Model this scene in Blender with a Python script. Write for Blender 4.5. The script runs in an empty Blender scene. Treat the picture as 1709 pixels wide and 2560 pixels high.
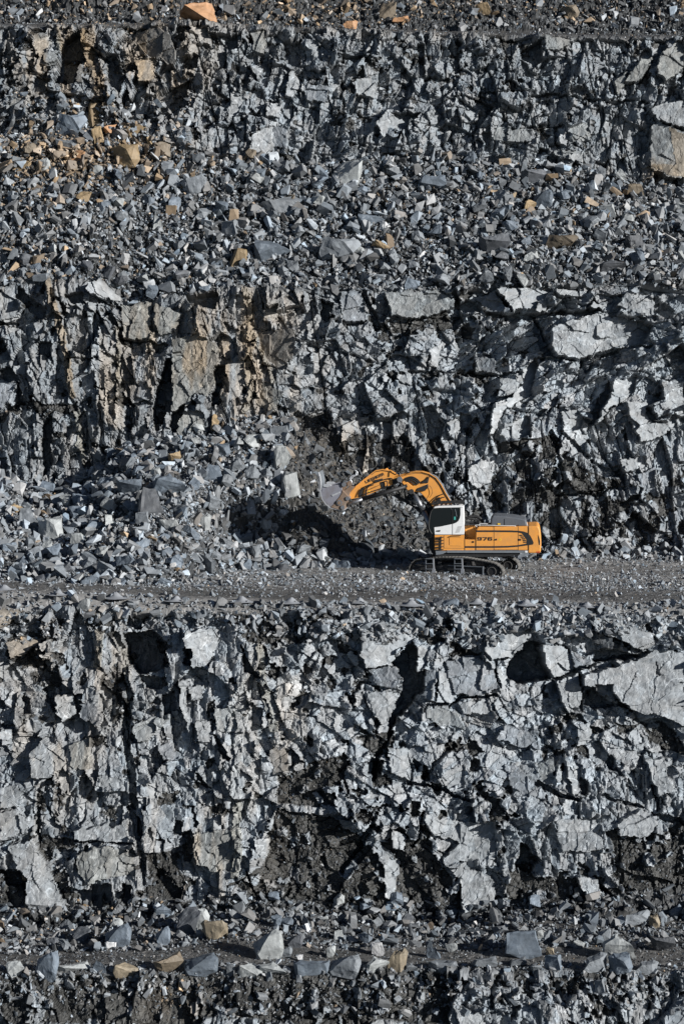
import bpy, bmesh, math, random
import numpy as np
from mathutils import Vector, Matrix, noise as mnoise

random.seed(7)
rng = np.random.default_rng(11)
SC = bpy.context.scene
COL = SC.collection

# ------------------------------------------------------------------ camera
CY, CZ, PITCH = -130.0, 14.0, math.radians(4.5)
FPX = 5476.0                       # focal length in photo pixels (2560 high)
cam = bpy.data.cameras.new('camera')
cam.sensor_fit = 'VERTICAL'
cam.sensor_height = 36.0
cam.lens = 36.0 * FPX / 2560.0
cam.clip_end = 2000.0
cam.clip_start = 1.0
cam_o = bpy.data.objects.new('camera', cam)
cam_o.location = (0, CY, CZ)
cam_o.rotation_euler = (math.pi / 2 - PITCH, 0, 0)
COL.objects.link(cam_o)
SC.camera = cam_o

# ------------------------------------------------------------------ light
SUN_EL = math.radians(18.5)
SUN_AZ = math.radians(59.0)        # to the right of the direction facing the wall
sdir = Vector((math.sin(SUN_AZ) * math.cos(SUN_EL), -math.cos(SUN_AZ) * math.cos(SUN_EL), math.sin(SUN_EL)))
sun = bpy.data.lights.new('sun', 'SUN')
sun.energy = 5.0
sun.angle = math.radians(0.5)
sun.color = (1.0, 0.985, 0.96)
sun_o = bpy.data.objects.new('sun', sun)
sun_o.rotation_euler = sdir.to_track_quat('Z', 'Y').to_euler()
sun_o.location = (60, -60, 60)
COL.objects.link(sun_o)
W = bpy.data.worlds.new('World')
SC.world = W
W.use_nodes = True
wn = W.node_tree.nodes
bg = wn['Background']
bg.inputs[1].default_value = 0.05
sky = wn.new('ShaderNodeTexSky')
sky.sky_type = 'NISHITA'
sky.sun_disc = False
sky.air_density = 0.42
sky.dust_density = 0.2
sky.ozone_density = 0.6
sky.altitude = 600
sky.sun_elevation = SUN_EL
sky.sun_rotation = math.atan2(sdir.x, sdir.y)
W.node_tree.links.new(sky.outputs[0], bg.inputs[0])
SC.view_settings.view_transform = 'Standard'
SC.view_settings.look = 'None'
SC.view_settings.exposure = 0.5
SC.view_settings.gamma = 1.0
SC.cycles.max_bounces = 4
SC.cycles.diffuse_bounces = 1
SC.cycles.glossy_bounces = 2

# ------------------------------------------------------------------ surveying helpers (photo survey -> metres)
cp, sp = math.cos(PITCH), math.sin(PITCH)
def zat(v, y):
    """height of the survey line v on the vertical plane at depth y"""
    a = (1280.0 - v) / FPX
    dy = cp + sp * a; dz = -sp + cp * a
    return CZ + (y - CY) / dy * dz
def xat(u, v, y):
    a = (1280.0 - v) / FPX
    t = (y - CY) / (cp + sp * a)
    return t * (u - 854.5) / FPX
def survey(P):
    P = np.asarray(P, dtype=np.float64)
    dy = P[..., 1] - CY; dz = P[..., 2] - CZ
    d = dy * cp - dz * sp
    h = dy * sp + dz * cp
    return 854.5 + FPX * P[..., 0] / d, 1280.0 - FPX * h / d

# ------------------------------------------------------------------ object helpers
def link(o, parent=None):
    COL.objects.link(o)
    if parent is not None:
        o.parent = parent
    return o
def tag(o, label=None, cat=None, group=None, kind=None):
    if label: o['label'] = label
    if cat: o['category'] = cat
    if group: o['group'] = group
    if kind: o['kind'] = kind
    return o
def np_mesh(name, V, F, mat, tint=None, quads=False):
    me = bpy.data.meshes.new(name)
    V = np.ascontiguousarray(V, dtype=np.float32); F = np.ascontiguousarray(F, dtype=np.int32)
    k = F.shape[1]
    me.vertices.add(len(V)); me.vertices.foreach_set('co', V.ravel())
    me.loops.add(F.size); me.loops.foreach_set('vertex_index', F.ravel())
    me.polygons.add(len(F))
    me.polygons.foreach_set('loop_start', np.arange(0, F.size, k, dtype=np.int32))
    me.polygons.foreach_set('use_smooth', np.zeros(len(F), dtype=bool))
    me.update(calc_edges=True)
    if tint is not None:
        ca = me.color_attributes.new('tint', 'FLOAT_COLOR', 'POINT')
        c = np.ones((len(V), 4), dtype=np.float32); c[:, :3] = tint
        ca.data.foreach_set('color', c.ravel())
    me.materials.append(mat)
    return me

# ------------------------------------------------------------------ numpy noise
def hsh(ix, iy, seed):
    ix = ix.astype(np.int64).astype(np.uint32); iy = iy.astype(np.int64).astype(np.uint32)
    with np.errstate(over='ignore'):
        h = ix * np.uint32(374761393) + iy * np.uint32(668265263) + np.uint32((seed * 974634777 + 1234567) & 0xffffffff)
        h = (h ^ (h >> np.uint32(13))) * np.uint32(1274126177)
        h = h ^ (h >> np.uint32(16))
        h = h * np.uint32(2246822519)
        h = h ^ (h >> np.uint32(15))
    return (h & np.uint32(0xffffff)).astype(np.float32) / np.float32(0x1000000)
def vnoise(x, y, seed):
    ix = np.floor(x); iy = np.floor(y)
    fx = (x - ix).astype(np.float32); fy = (y - iy).astype(np.float32)
    fx = fx * fx * (3 - 2 * fx); fy = fy * fy * (3 - 2 * fy)
    a = hsh(ix, iy, seed); b = hsh(ix + 1, iy, seed); c = hsh(ix, iy + 1, seed); d = hsh(ix + 1, iy + 1, seed)
    return ((a * (1 - fx) + b * fx) * (1 - fy) + (c * (1 - fx) + d * fx) * fy) * 2 - 1
def fbm(x, y, seed, octv=4):
    r = 0; a = 0.55
    for i in range(octv):
        r = r + a * vnoise(x * 2 ** i + 17.3 * i, y * 2 ** i - 9.1 * i, seed + i); a *= 0.5
    return r
def cells(x, y, seed, weight=0.35):
    """nearest jittered cell of a power diagram: F1, F2, dx, dy, ids"""
    bx = np.floor(x); by = np.floor(y)
    F1 = np.full(x.shape, 99., np.float32); F2 = F1.copy()
    DX = np.zeros(x.shape, np.float32); DY = DX.copy(); IX = DX.copy(); IY = DX.copy()
    for j in (-1, 0, 1):
        for i in (-1, 0, 1):
            cx = bx + i; cy = by + j
            px = cx + 0.05 + 0.9 * hsh(cx, cy, seed); py = cy + 0.05 + 0.9 * hsh(cx, cy, seed + 1)
            dx = (x - px).astype(np.float32); dy = (y - py).astype(np.float32)
            d = dx * dx + dy * dy - weight * hsh(cx, cy, seed + 2)
            m = d < F1
            F2 = np.where(m, F1, np.minimum(F2, d))
            F1 = np.where(m, d, F1)
            DX = np.where(m, dx, DX); DY = np.where(m, dy, DY)
            IX = np.where(m, cx, IX); IY = np.where(m, cy, IY)
    return F1, F2, DX, DY, IX, IY
# the joint sets a face breaks along: slope across, slope up, jitter
JOINTS = np.array([(-1.0, .1), (-.75, -.3), (-.2, .05), (.15, -.25), (1.05, .1), (.7, .35), (-.1, -.9), (-.5, .5)], np.float32)
def facets(x, y, sx, sy, th, off, tilt, seed, crack=0.0, warp=0.10, bias=0.0):
    """fractured rock: every cell is a tilted plane with its own step; returns relief and a cell hash"""
    c, s = math.cos(th), math.sin(th)
    X = (x * c + y * s) / sx; Y = (-x * s + y * c) / sy
    wx = fbm(X * 1.3, Y * 1.3, seed + 50, 3); wy = fbm(X * 1.3 + 7, Y * 1.3 - 5, seed + 60, 3)
    X = X + warp * wx; Y = Y + warp * wy
    F1, F2, DX, DY, IX, IY = cells(X, Y, seed)
    j = (hsh(IX, IY, seed + 6) * 7.999).astype(int)
    gx = JOINTS[j, 0] + .35 * (hsh(IX, IY, seed + 9) * 2 - 1); gy = JOINTS[j, 1] + .35 * (hsh(IX, IY, seed + 7) * 2 - 1)
    dX = (DX * sx) * c - (DY * sy) * s; dY = (DX * sx) * s + (DY * sy) * c
    h = off * (hsh(IX, IY, seed + 5) * 2 - 1) + tilt * (gx * dX + gy * dY)
    if crack:
        h = h - crack * np.exp(-(F2 - F1) / 0.05)
    return h, hsh(IX, IY, seed + 8)
def inpoly(U, V, poly):
    r = np.zeros(U.shape, bool)
    n = len(poly); j = n - 1
    for i in range(n):
        xi, yi = poly[i]; xj, yj = poly[j]
        if yi != yj:
            r ^= ((yi > V) != (yj > V)) & (U < (xj - xi) * (V - yi) / (yj - yi) + xi)
        j = i
    return r
def polyline_d(U, V, pts):
    D = np.full(U.shape, 1e9, np.float32)
    for (ax, ay), (bx, by) in zip(pts[:-1], pts[1:]):
        vx, vy = bx - ax, by - ay
        t = np.clip(((U - ax) * vx + (V - ay) * vy) / (vx * vx + vy * vy), 0, 1)
        D = np.minimum(D, np.hypot(U - ax - t * vx, V - ay - t * vy))
    return D
def sstep(a, b, x):
    t = np.clip((x - a) / (b - a), 0, 1)
    return t * t * (3 - 2 * t)

# ------------------------------------------------------------------ materials
def principled(name, col, rough=0.6, metal=0.0, spec=0.5):
    m = bpy.data.materials.new(name); m.use_nodes = True
    b = m.node_tree.nodes['Principled BSDF']
    b.inputs['Base Color'].default_value = (*col, 1)
    b.inputs['Roughness'].default_value = rough
    b.inputs['Metallic'].default_value = metal
    b.inputs['Specular IOR Level'].default_value = spec
    return m, m.node_tree, b
def rock_material(name, base=None, veins=True, rand=False):
    """rock: albedo from the 'tint' attribute (or a base colour), mottling, quartz veins, gritty bump"""
    m, nt, b = principled(name, (0.2, 0.2, 0.2), 0.62, 0, 0.35)
    N, L = nt.nodes, nt.links
    tc = N.new('ShaderNodeTexCoord')
    src = tc.outputs['Object']
    if base is None:
        at = N.new('ShaderNodeAttribute'); at.attribute_name = 'tint'; colout = at.outputs['Color']
    else:
        rgb = N.new('ShaderNodeRGB'); rgb.outputs[0].default_value = (*base, 1); colout = rgb.outputs[0]
    geo = N.new('ShaderNodeNewGeometry')
    n1 = N.new('ShaderNodeTexNoise'); n1.inputs['Scale'].default_value = 2.2; n1.inputs['Detail'].default_value = 7; n1.inputs['Roughness'].default_value = 0.66
    L.new(geo.outputs['Position'], n1.inputs['Vector'])
    mr = N.new('ShaderNodeMapRange'); mr.inputs[1].default_value = 0.28; mr.inputs[2].default_value = 0.72; mr.inputs[3].default_value = 0.66; mr.inputs[4].default_value = 1.34
    L.new(n1.outputs[0], mr.inputs[0])
    mul = N.new('ShaderNodeVectorMath'); mul.operation = 'SCALE'
    L.new(colout, mul.inputs[0]); L.new(mr.outputs[0], mul.inputs['Scale'])
    out = mul.outputs[0]
    if rand:
        oi = N.new('ShaderNodeObjectInfo')
        m2 = N.new('ShaderNodeMapRange'); m2.inputs[3].default_value = 0.75; m2.inputs[4].default_value = 1.3
        L.new(oi.outputs['Random'], m2.inputs[0])
        s2 = N.new('ShaderNodeVectorMath'); s2.operation = 'SCALE'
        L.new(out, s2.inputs[0]); L.new(m2.outputs[0], s2.inputs['Scale']); out = s2.outputs[0]
    if veins:
        nv = N.new('ShaderNodeTexNoise'); nv.inputs['Scale'].default_value = 0.55; nv.inputs['Detail'].default_value = 3; nv.inputs['Distortion'].default_value = 0.6
        L.new(geo.outputs['Position'], nv.inputs['Vector'])
        ab = N.new('ShaderNodeMath'); ab.operation = 'SUBTRACT'; ab.inputs[1].default_value = 0.5
        L.new(nv.outputs[0], ab.inputs[0])
        ab2 = N.new('ShaderNodeMath'); ab2.operation = 'ABSOLUTE'; L.new(ab.outputs[0], ab2.inputs[0])
        vr = N.new('ShaderNodeMapRange'); vr.inputs[1].default_value = 0.0; vr.inputs[2].default_value = 0.008; vr.inputs[3].default_value = 0.6; vr.inputs[4].default_value = 0.0
        L.new(ab2.outputs[0], vr.inputs[0])
        mx = N.new('ShaderNodeMix'); mx.data_type = 'RGBA'
        L.new(vr.outputs[0], mx.inputs[0]); L.new(out, mx.inputs[6])
        vs = N.new('ShaderNodeVectorMath'); vs.operation = 'SCALE'; vs.inputs['Scale'].default_value = 2.3
        L.new(out, vs.inputs[0]); L.new(vs.outputs[0], mx.inputs[7])
        out = mx.outputs[2]
    L.new(out, b.inputs['Base Color'])
    nb = N.new('ShaderNodeTexNoise'); nb.inputs['Scale'].default_value = 5; nb.inputs['Detail'].default_value = 6; nb.inputs['Roughness'].default_value = 0.7
    L.new(geo.outputs['Position'], nb.inputs['Vector'])
    bp = N.new('ShaderNodeBump'); bp.inputs['Strength'].default_value = 0.5; bp.inputs['Distance'].default_value = 0.035
    L.new(nb.outputs[0], bp.inputs['Height']); L.new(bp.outputs[0], b.inputs['Normal'])
    return m
M_ROCK = rock_material('rock')
M_RUBBLE = rock_material('rubble_rock', veins=False)
# ------------------------------------------------------------------ survey notes of the rock faces
TILE = {'A': (0, 0), 'B': (854, 0), 'C': (0, 680), 'D': (854, 680), 'E': (0, 1480), 'F': (854, 1480), 'G': (0, 2020), 'H': (854, 2020)}
KT = 855 / 1568.0
def T(t, pts):
    ox, oy = TILE[t]
    return [(ox + a * KT, oy + b * KT) for a, b in pts]
GREY = (0.178, 0.19, 0.2)
TINTS = {'n': None, 'b': (0.235, 0.247, 0.253), 'w': (0.31, 0.32, 0.325), 'l': (0.155, 0.172, 0.192), 'd': (0.075, 0.08, 0.085),
         'o': (0.225, 0.17, 0.105), 'r': (0.10, 0.08, 0.055), 'y': (0.175, 0.172, 0.148), 'g': (0.185, 0.195, 0.19)}
# tile, polygon, depth out of the face (m), slope across, slope up, roughness, tint
SLABS = [
 ('D', [(195,110),(245,95),(430,85),(520,130),(520,165),(400,200),(310,215),(230,200)], .6, -.12, 0, .3, 'g'),
 ('D', [(0,90),(60,80),(108,110),(108,225),(0,230)], .5, -.05, 0, .25, 'l'),
 ('D', [(610,110),(700,90),(770,180),(700,200)], .6, .3, 0, .4, 'l'),
 ('D', [(700,80),(900,60),(960,75),(930,130),(880,170),(780,180),(740,120)], .8, -.3, -.2, .2, 'b'),
 ('D', [(980,80),(1060,80),(1120,100),(1050,115),(990,105)], .7, -.3, -.3, .3, 'b'),
 ('D', [(900,130),(950,120),(940,175),(890,175)], .7, -.4, 0, .3, 'b'),
 ('D', [(1090,190),(1150,140),(1230,150),(1200,170)], .6, -.3, 0, .3, 'b'),
 ('D', [(1250,160),(1300,90),(1430,110),(1425,210),(1350,190)], .5, -.1, 0, .5, 'b'),
 ('D', [(960,260),(1150,190),(1330,220),(1430,250),(1380,330),(1250,350),(1100,400),(990,400),(960,350)], .7, -.15, .05, .35, 'b'),
 ('D', [(830,440),(890,400),(900,440),(870,560),(740,640),(690,750),(670,750),(700,600),(760,580),(830,520)], .3, -.5, 0, .2, 'w'),
 ('D', [(1250,500),(1350,480),(1340,560),(1230,620),(1170,700),(1160,690),(1220,580)], .5, -.35, 0, .3, 'b'),
 ('D', [(1300,600),(1400,600),(1430,680),(1540,690),(1480,750),(1370,780),(1330,700)], .6, -.2, 0, .25, 'b'),
 ('D', [(570,900),(640,860),(700,870),(690,960),(620,1000),(580,960)], .4, -.3, 0, .4, 'w'),
 ('D', [(1460,500),(1568,500),(1568,660),(1500,640),(1470,580)], .5, -.2, 0, .5, 'b'),
 ('D', [(1270,860),(1390,850),(1400,900),(1290,915)], .3, -.3, 0, .3, 'b'),
 ('D', [(610,390),(700,380),(700,460),(615,465)], .3, .15, 0, .3, 'd'),
 ('D', [(0,700),(60,680),(140,640),(60,740),(0,780)], .3, -.4, 0, .4, 'b'),
 ('D', [(1000,640),(1060,620),(1130,700),(1120,830),(1060,840),(1020,760)], .3, -.3, 0, .5, 'b'),
 ('D', [(1350,930),(1440,900),(1450,1030),(1380,990)], .4, -.1, 0, .4, 'l'),
 ('D', [(1140,1230),(1180,1210),(1320,1220),(1340,1270),(1160,1280)], .4, -.2, -.2, .4, 'w'),
 ('D', [(400,350),(450,330),(440,440),(400,430)], .3, -.3, 0, .4, 'w'),
 ('D', [(250,460),(330,470),(320,510),(260,500)], .2, -.2, 0, .4, 'b'),
 ('D', [(720,480),(830,500),(800,550),(720,570)], .3, -.1, 0, .5, 'b'),
 ('D', [(480,690),(540,670),(550,720),(500,750)], .3, -.3, 0, .4, 'b'),
 ('D', [(740,700),(860,660),(870,740),(800,770),(720,750)], .2, -.3, 0, .5, 'b'),
 ('C', [(560,160),(700,150),(690,310),(570,300)], .4, -.1, 0, .3, 'y'),
 ('C', [(715,150),(840,190),(800,280),(740,300),(715,240)], .5, -.1, 0, .3, 'y'),
 ('C', [(790,310),(900,290),(1000,340),(1010,420),(960,580),(900,560),(860,620),(790,690),(800,480)], .8, -.05, 0, .45, 'y'),
 ('C', [(820,650),(930,640),(950,700),(840,760),(812,740)], .6, -.1, 0, .4, 'y'),
 ('C', [(1180,270),(1350,260),(1340,400),(1280,450),(1190,370)], -.2, .25, 0, .2, 'r'),
 ('C', [(405,60),(470,30),(520,0),(545,20),(550,100),(565,130),(480,130),(410,90)], .7, -.3, -.2, .3, 'w'),
 ('C', [(60,430),(140,410),(120,490),(70,470)], .4, -.2, 0, .4, 'b'),
 ('C', [(0,510),(70,510),(60,560),(10,640),(0,600)], .5, -.1, 0, .3, 'l'),
 ('C', [(0,70),(80,75),(90,210),(50,230),(0,220)], .4, -.1, 0, .5, 'b'),
 ('C', [(1040,430),(1120,400),(1110,560),(1050,600)], .4, -.15, 0, .5, 'b'),
 ('C', [(1200,180),(1270,150),(1270,240),(1210,230)], .4, -.1, 0, .5, 'b'),
 ('C', [(150,230),(200,240),(180,310),(150,300)], .3, -.1, 0, .4, 'l'),
 ('C', [(370,470),(440,460),(440,560),(380,570)], .2, 0, 0, .5, 'l'),
 ('C', [(600,520),(700,540),(690,640),(610,600)], .2, .05, 0, .6, 'l'),
 ('C', [(1180,600),(1260,640),(1300,560),(1210,500)], .3, .2, 0, .5, 'y'),
 ('E', [(840,180),(960,170),(1020,165),(1000,230),(950,330),(880,350),(850,260)], .8, -.2, 0, .35, 'b'),
 ('E', [(0,60),(120,80),(40,150),(0,170)], .7, -.2, -.3, .3, 'o'),
 ('E', [(35,235),(110,205),(210,210),(100,290),(50,305)], .6, -.2, -.3, .3, 'o'),
 ('E', [(260,480),(340,470),(350,560),(300,600),(255,560)], .5, -.2, 0, .4, 'b'),
 ('E', [(370,510),(420,490),(470,570),(450,625),(370,570)], .7, .1, 0, .2, 'l'),
 ('E', [(610,610),(720,570),(780,580),(700,670),(640,690),(610,650)], .6, -.05, -.1, .3, 'g'),
 ('E', [(135,740),(200,670),(290,730),(300,790),(230,850),(150,860)], .7, -.1, -.1, .4, 'b'),
 ('E', [(310,710),(410,670),(420,800),(330,820)], .5, 0, 0, .4, 'y'),
 ('E', [(0,900),(80,890),(110,980),(0,990)], .7, -.1, -.1, .15, 'b'),
 ('E', [(1235,710),(1310,720),(1315,820),(1250,840)], .4, 0, 0, .3, 'r'),
 ('E', [(820,410),(860,400),(850,540),(890,640),(870,640),(830,520)], .5, -.3, 0, .3, 'b'),
 ('E', [(980,530),(1110,520),(1100,640),(1000,640)], .4, -.05, 0, .6, 'g'),
 ('E', [(675,880),(720,880),(715,940),(680,940)], .4, -.3, 0, .1, 'b'),
 ('E', [(560,370),(600,370),(620,440),(590,450)], .5, -.3, 0, .4, 'b'),
 ('E', [(720,700),(780,690),(820,760),(740,770)], .4, 0, 0, .4, 'l'),
 ('E', [(870,430),(930,430),(930,490),(880,500)], .3, -.2, 0, .5, 'b'),
 ('E', [(900,600),(980,590),(980,680),(900,690)], .3, -.1, 0, .6, 'b'),
 ('E', [(440,840),(570,850),(570,900),(450,890)], .5, -.1, 0, .4, 'b'),
 ('E', [(0,630),(50,630),(50,700),(10,700)], .5, -.2, 0, .3, 'w'),
 ('F', [(85,150),(180,135),(310,145),(360,150),(340,220),(250,270),(230,330),(120,350),(90,290)], 1.0, -.2, -.05, .16, 'b'),
 ('F', [(125,360),(220,335),(285,380),(230,450),(160,430)], .8, .12, 0, .25, 'l'),
 ('F', [(345,240),(400,230),(390,330),(340,375)], .9, -.25, 0, .3, 'b'),
 ('F', [(370,360),(440,350),(420,500),(350,480)], .9, .2, 0, .25, 'l'),
 ('F', [(440,360),(490,370),(520,430),(500,510),(430,500)], .9, -.25, 0, .25, 'b'),
 ('F', [(515,110),(585,110),(600,170),(560,200),(510,150)], .8, -.25, 0, .3, 'b'),
 ('F', [(650,210),(690,190),(855,180),(850,220),(780,300),(690,310),(650,270)], 1.1, -.15, -.05, .18, 'b'),
 ('F', [(700,180),(760,125),(830,160),(850,180)], 1.0, .1, -.4, .3, 'l'),
 ('F', [(915,250),(1010,250),(1050,280),(1060,350),(960,400),(930,330)], 1.1, -.3, 0, .15, 'b'),
 ('F', [(1050,270),(1130,320),(1130,340),(1060,350)], .9, 0, 0, .3, 'l'),
 ('F', [(960,140),(1140,130),(1150,210),(1060,200),(980,190)], .8, .1, -.2, .3, 'l'),
 ('F', [(1150,120),(1250,110),(1330,150),(1430,200),(1430,235),(1370,275),(1230,200),(1150,170)], 1.2, -.1, -.2, .2, 'b'),
 ('F', [(1150,180),(1230,210),(1230,260),(1150,240)], .8, .3, 0, .3, 'd'),
 ('F', [(1100,430),(1110,380),(1300,320),(1440,265),(1568,280),(1568,620),(1450,560),(1350,555),(1270,500),(1220,440),(1170,430)], 1.1, -.08, -.05, .14, 'b'),
 ('F', [(1150,420),(1230,430),(1260,520),(1200,470),(1150,460)], .6, 0, 0, .3, 'd'),
 ('F', [(470,310),(580,290),(690,330),(720,430),(620,470),(520,470),(490,380)], 1.0, -.02, 0, .3, 'l'),
 ('F', [(640,290),(690,320),(770,400),(740,430),(710,370)], 1.0, -.4, 0, .2, 'b'),
 ('F', [(110,460),(220,450),(270,510),(240,580),(180,600),(120,510)], .8, -.05, 0, .3, 'b'),
 ('F', [(390,530),(480,520),(540,560),(560,620),(450,610),(390,570)], .7, -.05, 0, .3, 'g'),
 ('F', [(700,670),(760,600),(860,640),(900,720),(800,700)], .7, -.1, 0, .4, 'l'),
 ('F', [(740,790),(810,790),(860,880),(850,930),(800,920),(750,850)], .8, -.05, 0, .25, 'l'),
 ('F', [(880,780),(960,760),(980,900),(920,880)], .6, .1, 0, .5, 'g'),
 ('F', [(1010,770),(1090,780),(1090,900),(1050,930)], .8, -.3, 0, .4, 'b'),
 ('F', [(200,710),(290,710),(330,760),(310,850),(270,860),(210,800)], .7, -.15, 0, .5, 'b'),
 ('F', [(1080,600),(1140,600),(1150,680),(1080,700)], .6, -.1, 0, .4, 'b'),
 ('F', [(1240,720),(1350,720),(1340,800),(1270,770)], .6, -.1, 0, .4, 'b'),
 ('F', [(470,820),(560,790),(560,880),(480,900)], .5, -.15, 0, .5, 'b'),
 ('F', [(970,410),(1090,370),(1090,520),(1040,560),(1000,500)], .6, -.2, 0, .5, 'b'),
 ('F', [(1380,760),(1500,760),(1520,900),(1440,940)], .6, -.15, 0, .6, 'b'),
 ('F', [(530,500),(700,480),(680,560),(560,560)], .5, -.1, 0, .5, 'b'),
 ('G', [(0,10),(80,0),(150,60),(110,110),(0,150)], .8, -.1, 0, .2, 'b'),
 ('G', [(40,160),(170,145),(200,240),(260,350),(300,470),(150,520),(110,450),(130,330),(60,220)], 1.0, -.12, -.05, .3, 'b'),
 ('G', [(340,100),(580,60),(590,160),(350,150)], .6, -.1, -.1, .35, 'b'),
 ('G', [(350,210),(480,170),(600,200),(620,310),(500,320),(400,350),(360,290)], .7, -.12, 0, .45, 'y'),
 ('G', [(650,0),(960,0),(980,100),(900,110),(750,110),(660,60)], .5, -.05, 0, .6, 'n'),
 ('G', [(880,120),(1080,100),(1080,280),(980,290),(900,250)], .6, -.1, 0, .6, 'y'),
 ('G', [(1160,130),(1240,130),(1240,180),(1200,240),(1170,170)], .6, -.3, 0, .4, 'b'),
 ('G', [(960,400),(1040,400),(1030,440),(960,440)], .5, -.1, 0, .3, 'l'),
 ('H', [(370,20),(560,60),(700,50),(700,230),(540,240),(440,250),(530,150),(400,110)], .7, -.12, 0, .4, 'b'),
 ('H', [(450,240),(560,250),(700,330),(700,440),(630,500),(570,510),(540,400),(540,330)], .8, -.25, 0, .45, 'b'),
 ('H', [(200,210),(260,240),(240,420),(200,400)], .4, -.35, 0, .6, 'b'),
 ('H', [(230,100),(290,120),(280,190),(240,180)], .5, -.3, 0, .4, 'w'),
 ('H', [(970,50),(1160,40),(1200,200),(1000,190)], .6, -.1, 0, .4, 'b'),
 ('H', [(1250,60),(1380,0),(1460,70),(1380,130),(1260,120)], .9, -.15, 0, .2, 'b'),
 ('H', [(1080,310),(1160,310),(1200,390),(1190,440),(1120,440)], .7, -.3, 0, .4, 'b'),
 ('H', [(850,400),(930,410),(920,480),(850,470)], .6, -.1, 0, .4, 'l'),
 ('H', [(0,50),(60,60),(40,110),(0,100)], .4, -.3, 0, .4, 'b'),
 ('H', [(480,960),(520,900),(660,940),(660,990),(500,990)], .5, -.2, 0, .4, 'b'),
 ('H', [(780,830),(820,800),(840,830),(790,880)], .4, -.3, 0, .4, 'b'),
 ('H', [(870,800),(920,790),(920,870),(880,880)], .4, 0, 0, .4, 'l'),
 ('H', [(1060,900),(1100,880),(1100,970),(1060,970)], .4, -.2, 0, .4, 'b'),
 ('H', [(1490,920),(1568,840),(1568,990),(1500,990)], .5, 0, 0, .3, 'n'),
 ('H', [(1320,850),(1380,840),(1390,870),(1330,890)], .4, -.3, 0, .4, 'b'),
 ('A', [(150,160),(200,150),(240,200),(180,270)], .4, -.1, 0, .3, 'g'),
 ('A', [(200,240),(260,240),(270,300),(210,310)], .5, 0, 0, .2, 'g'),
 ('A', [(40,450),(110,420),(150,480),(100,560),(60,550)], .5, .05, 0, .3, 'g'),
 ('A', [(150,430),(200,440),(210,500),(170,490)], .4, 0, 0, .3, 'l'),
 ('A', [(260,490),(290,420),(320,490),(300,520)], .5, -.1, 0, .3, 'l'),
 ('A', [(620,140),(770,130),(810,240),(800,310),(720,270),(640,240)], .4, .25, .1, .25, 'r'),
 ('A', [(620,280),(720,270),(700,370),(640,380)], .6, -.1, -.1, .3, 'o'),
 ('A', [(880,130),(960,130),(970,210),(920,200)], .5, -.2, -.1, .3, 'b'),
 ('A', [(1150,140),(1215,140),(1210,250),(1160,250)], .4, 0, 0, .3, 'y'),
 ('A', [(1150,300),(1210,300),(1180,380)], .4, -.2, 0, .3, 'b'),
 ('A', [(1320,330),(1350,320),(1380,400),(1340,450),(1310,440)], .4, -.2, 0, .3, 'w'),
 ('A', [(1400,200),(1460,200),(1475,290),(1440,260)], .4, -.2, 0, .3, 'b'),
 ('A', [(1390,380),(1510,400),(1500,470),(1400,460)], .3, .1, 0, .3, 'l'),
 ('A', [(1160,620),(1250,580),(1290,600),(1250,690),(1180,750),(1140,720)], .6, -.2, 0, .3, 'w'),
 ('A', [(1250,580),(1310,590),(1310,680),(1255,670)], .3, .1, 0, .3, 'l'),
 ('A', [(330,300),(380,300),(380,380),(330,360)], .4, -.1, 0, .3, 'r'),
 ('A', [(1220,470),(1280,470),(1280,540),(1220,530)], .5, -.2, 0, .4, 'w'),
 ('A', [(1060,430),(1120,440),(1090,520),(1040,560)], .4, -.3, 0, .5, 'b'),
 ('A', [(580,340),(620,330),(610,450),(590,440)], .4, -.1, 0, .3, 'l'),
 ('B', [(40,380),(100,350),(160,370),(150,450),(80,440)], .5, -.15, 0, .2, 'b'),
 ('B', [(160,570),(210,510),(310,540),(300,600),(220,590),(190,640)], .4, -.3, 0, .3, 'b'),
 ('B', [(930,170),(1070,170),(1000,230),(930,230)], .4, -.1, 0, .4, 'g'),
 ('B', [(1300,370),(1370,260),(1430,260),(1360,370)], .5, -.1, 0, .3, 'y'),
 ('B', [(1250,370),(1310,320),(1300,380),(1260,440)], .4, -.1, 0, .3, 'y'),
 ('B', [(1450,260),(1568,170),(1568,310),(1490,390),(1440,340)], .8, -.15, -.2, .2, 'y'),
 ('B', [(1410,500),(1480,470),(1600,455),(1600,600),(1440,560)], 1.2, -.1, -.3, .4, 'b'),
 ('B', [(1410,580),(1440,560),(1600,620),(1600,830),(1490,810),(1410,770)], 1.2, 0, 0, .15, 'g'),
 ('B', [(1510,680),(1500,590),(1620,640),(1620,830),(1490,805),(1420,765),(1520,760)], 1.25, 0, 0, .15, 'o'),
 ('B', [(700,590),(840,590),(870,650),(700,650)], .3, -.05, 0, .4, 'g'),
 ('B', [(960,680),(1130,690),(1100,740),(980,710)], .5, 0, -.2, .3, 'g'),
 ('B', [(1040,700),(1110,700),(1100,740),(1040,730)], .7, -.2, -.1, .3, 'w'),
 ('B', [(990,620),(1040,620),(1030,670),(980,650)], .5, -.3, 0, .3, 'w'),
 ('B', [(1040,590),(1130,560),(1140,640),(1060,650)], .4, -.05, 0, .5, 'g'),
 ('B', [(560,510),(630,510),(620,560),(560,560)], .3, -.1, 0, .4, 'b'),
]
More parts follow.
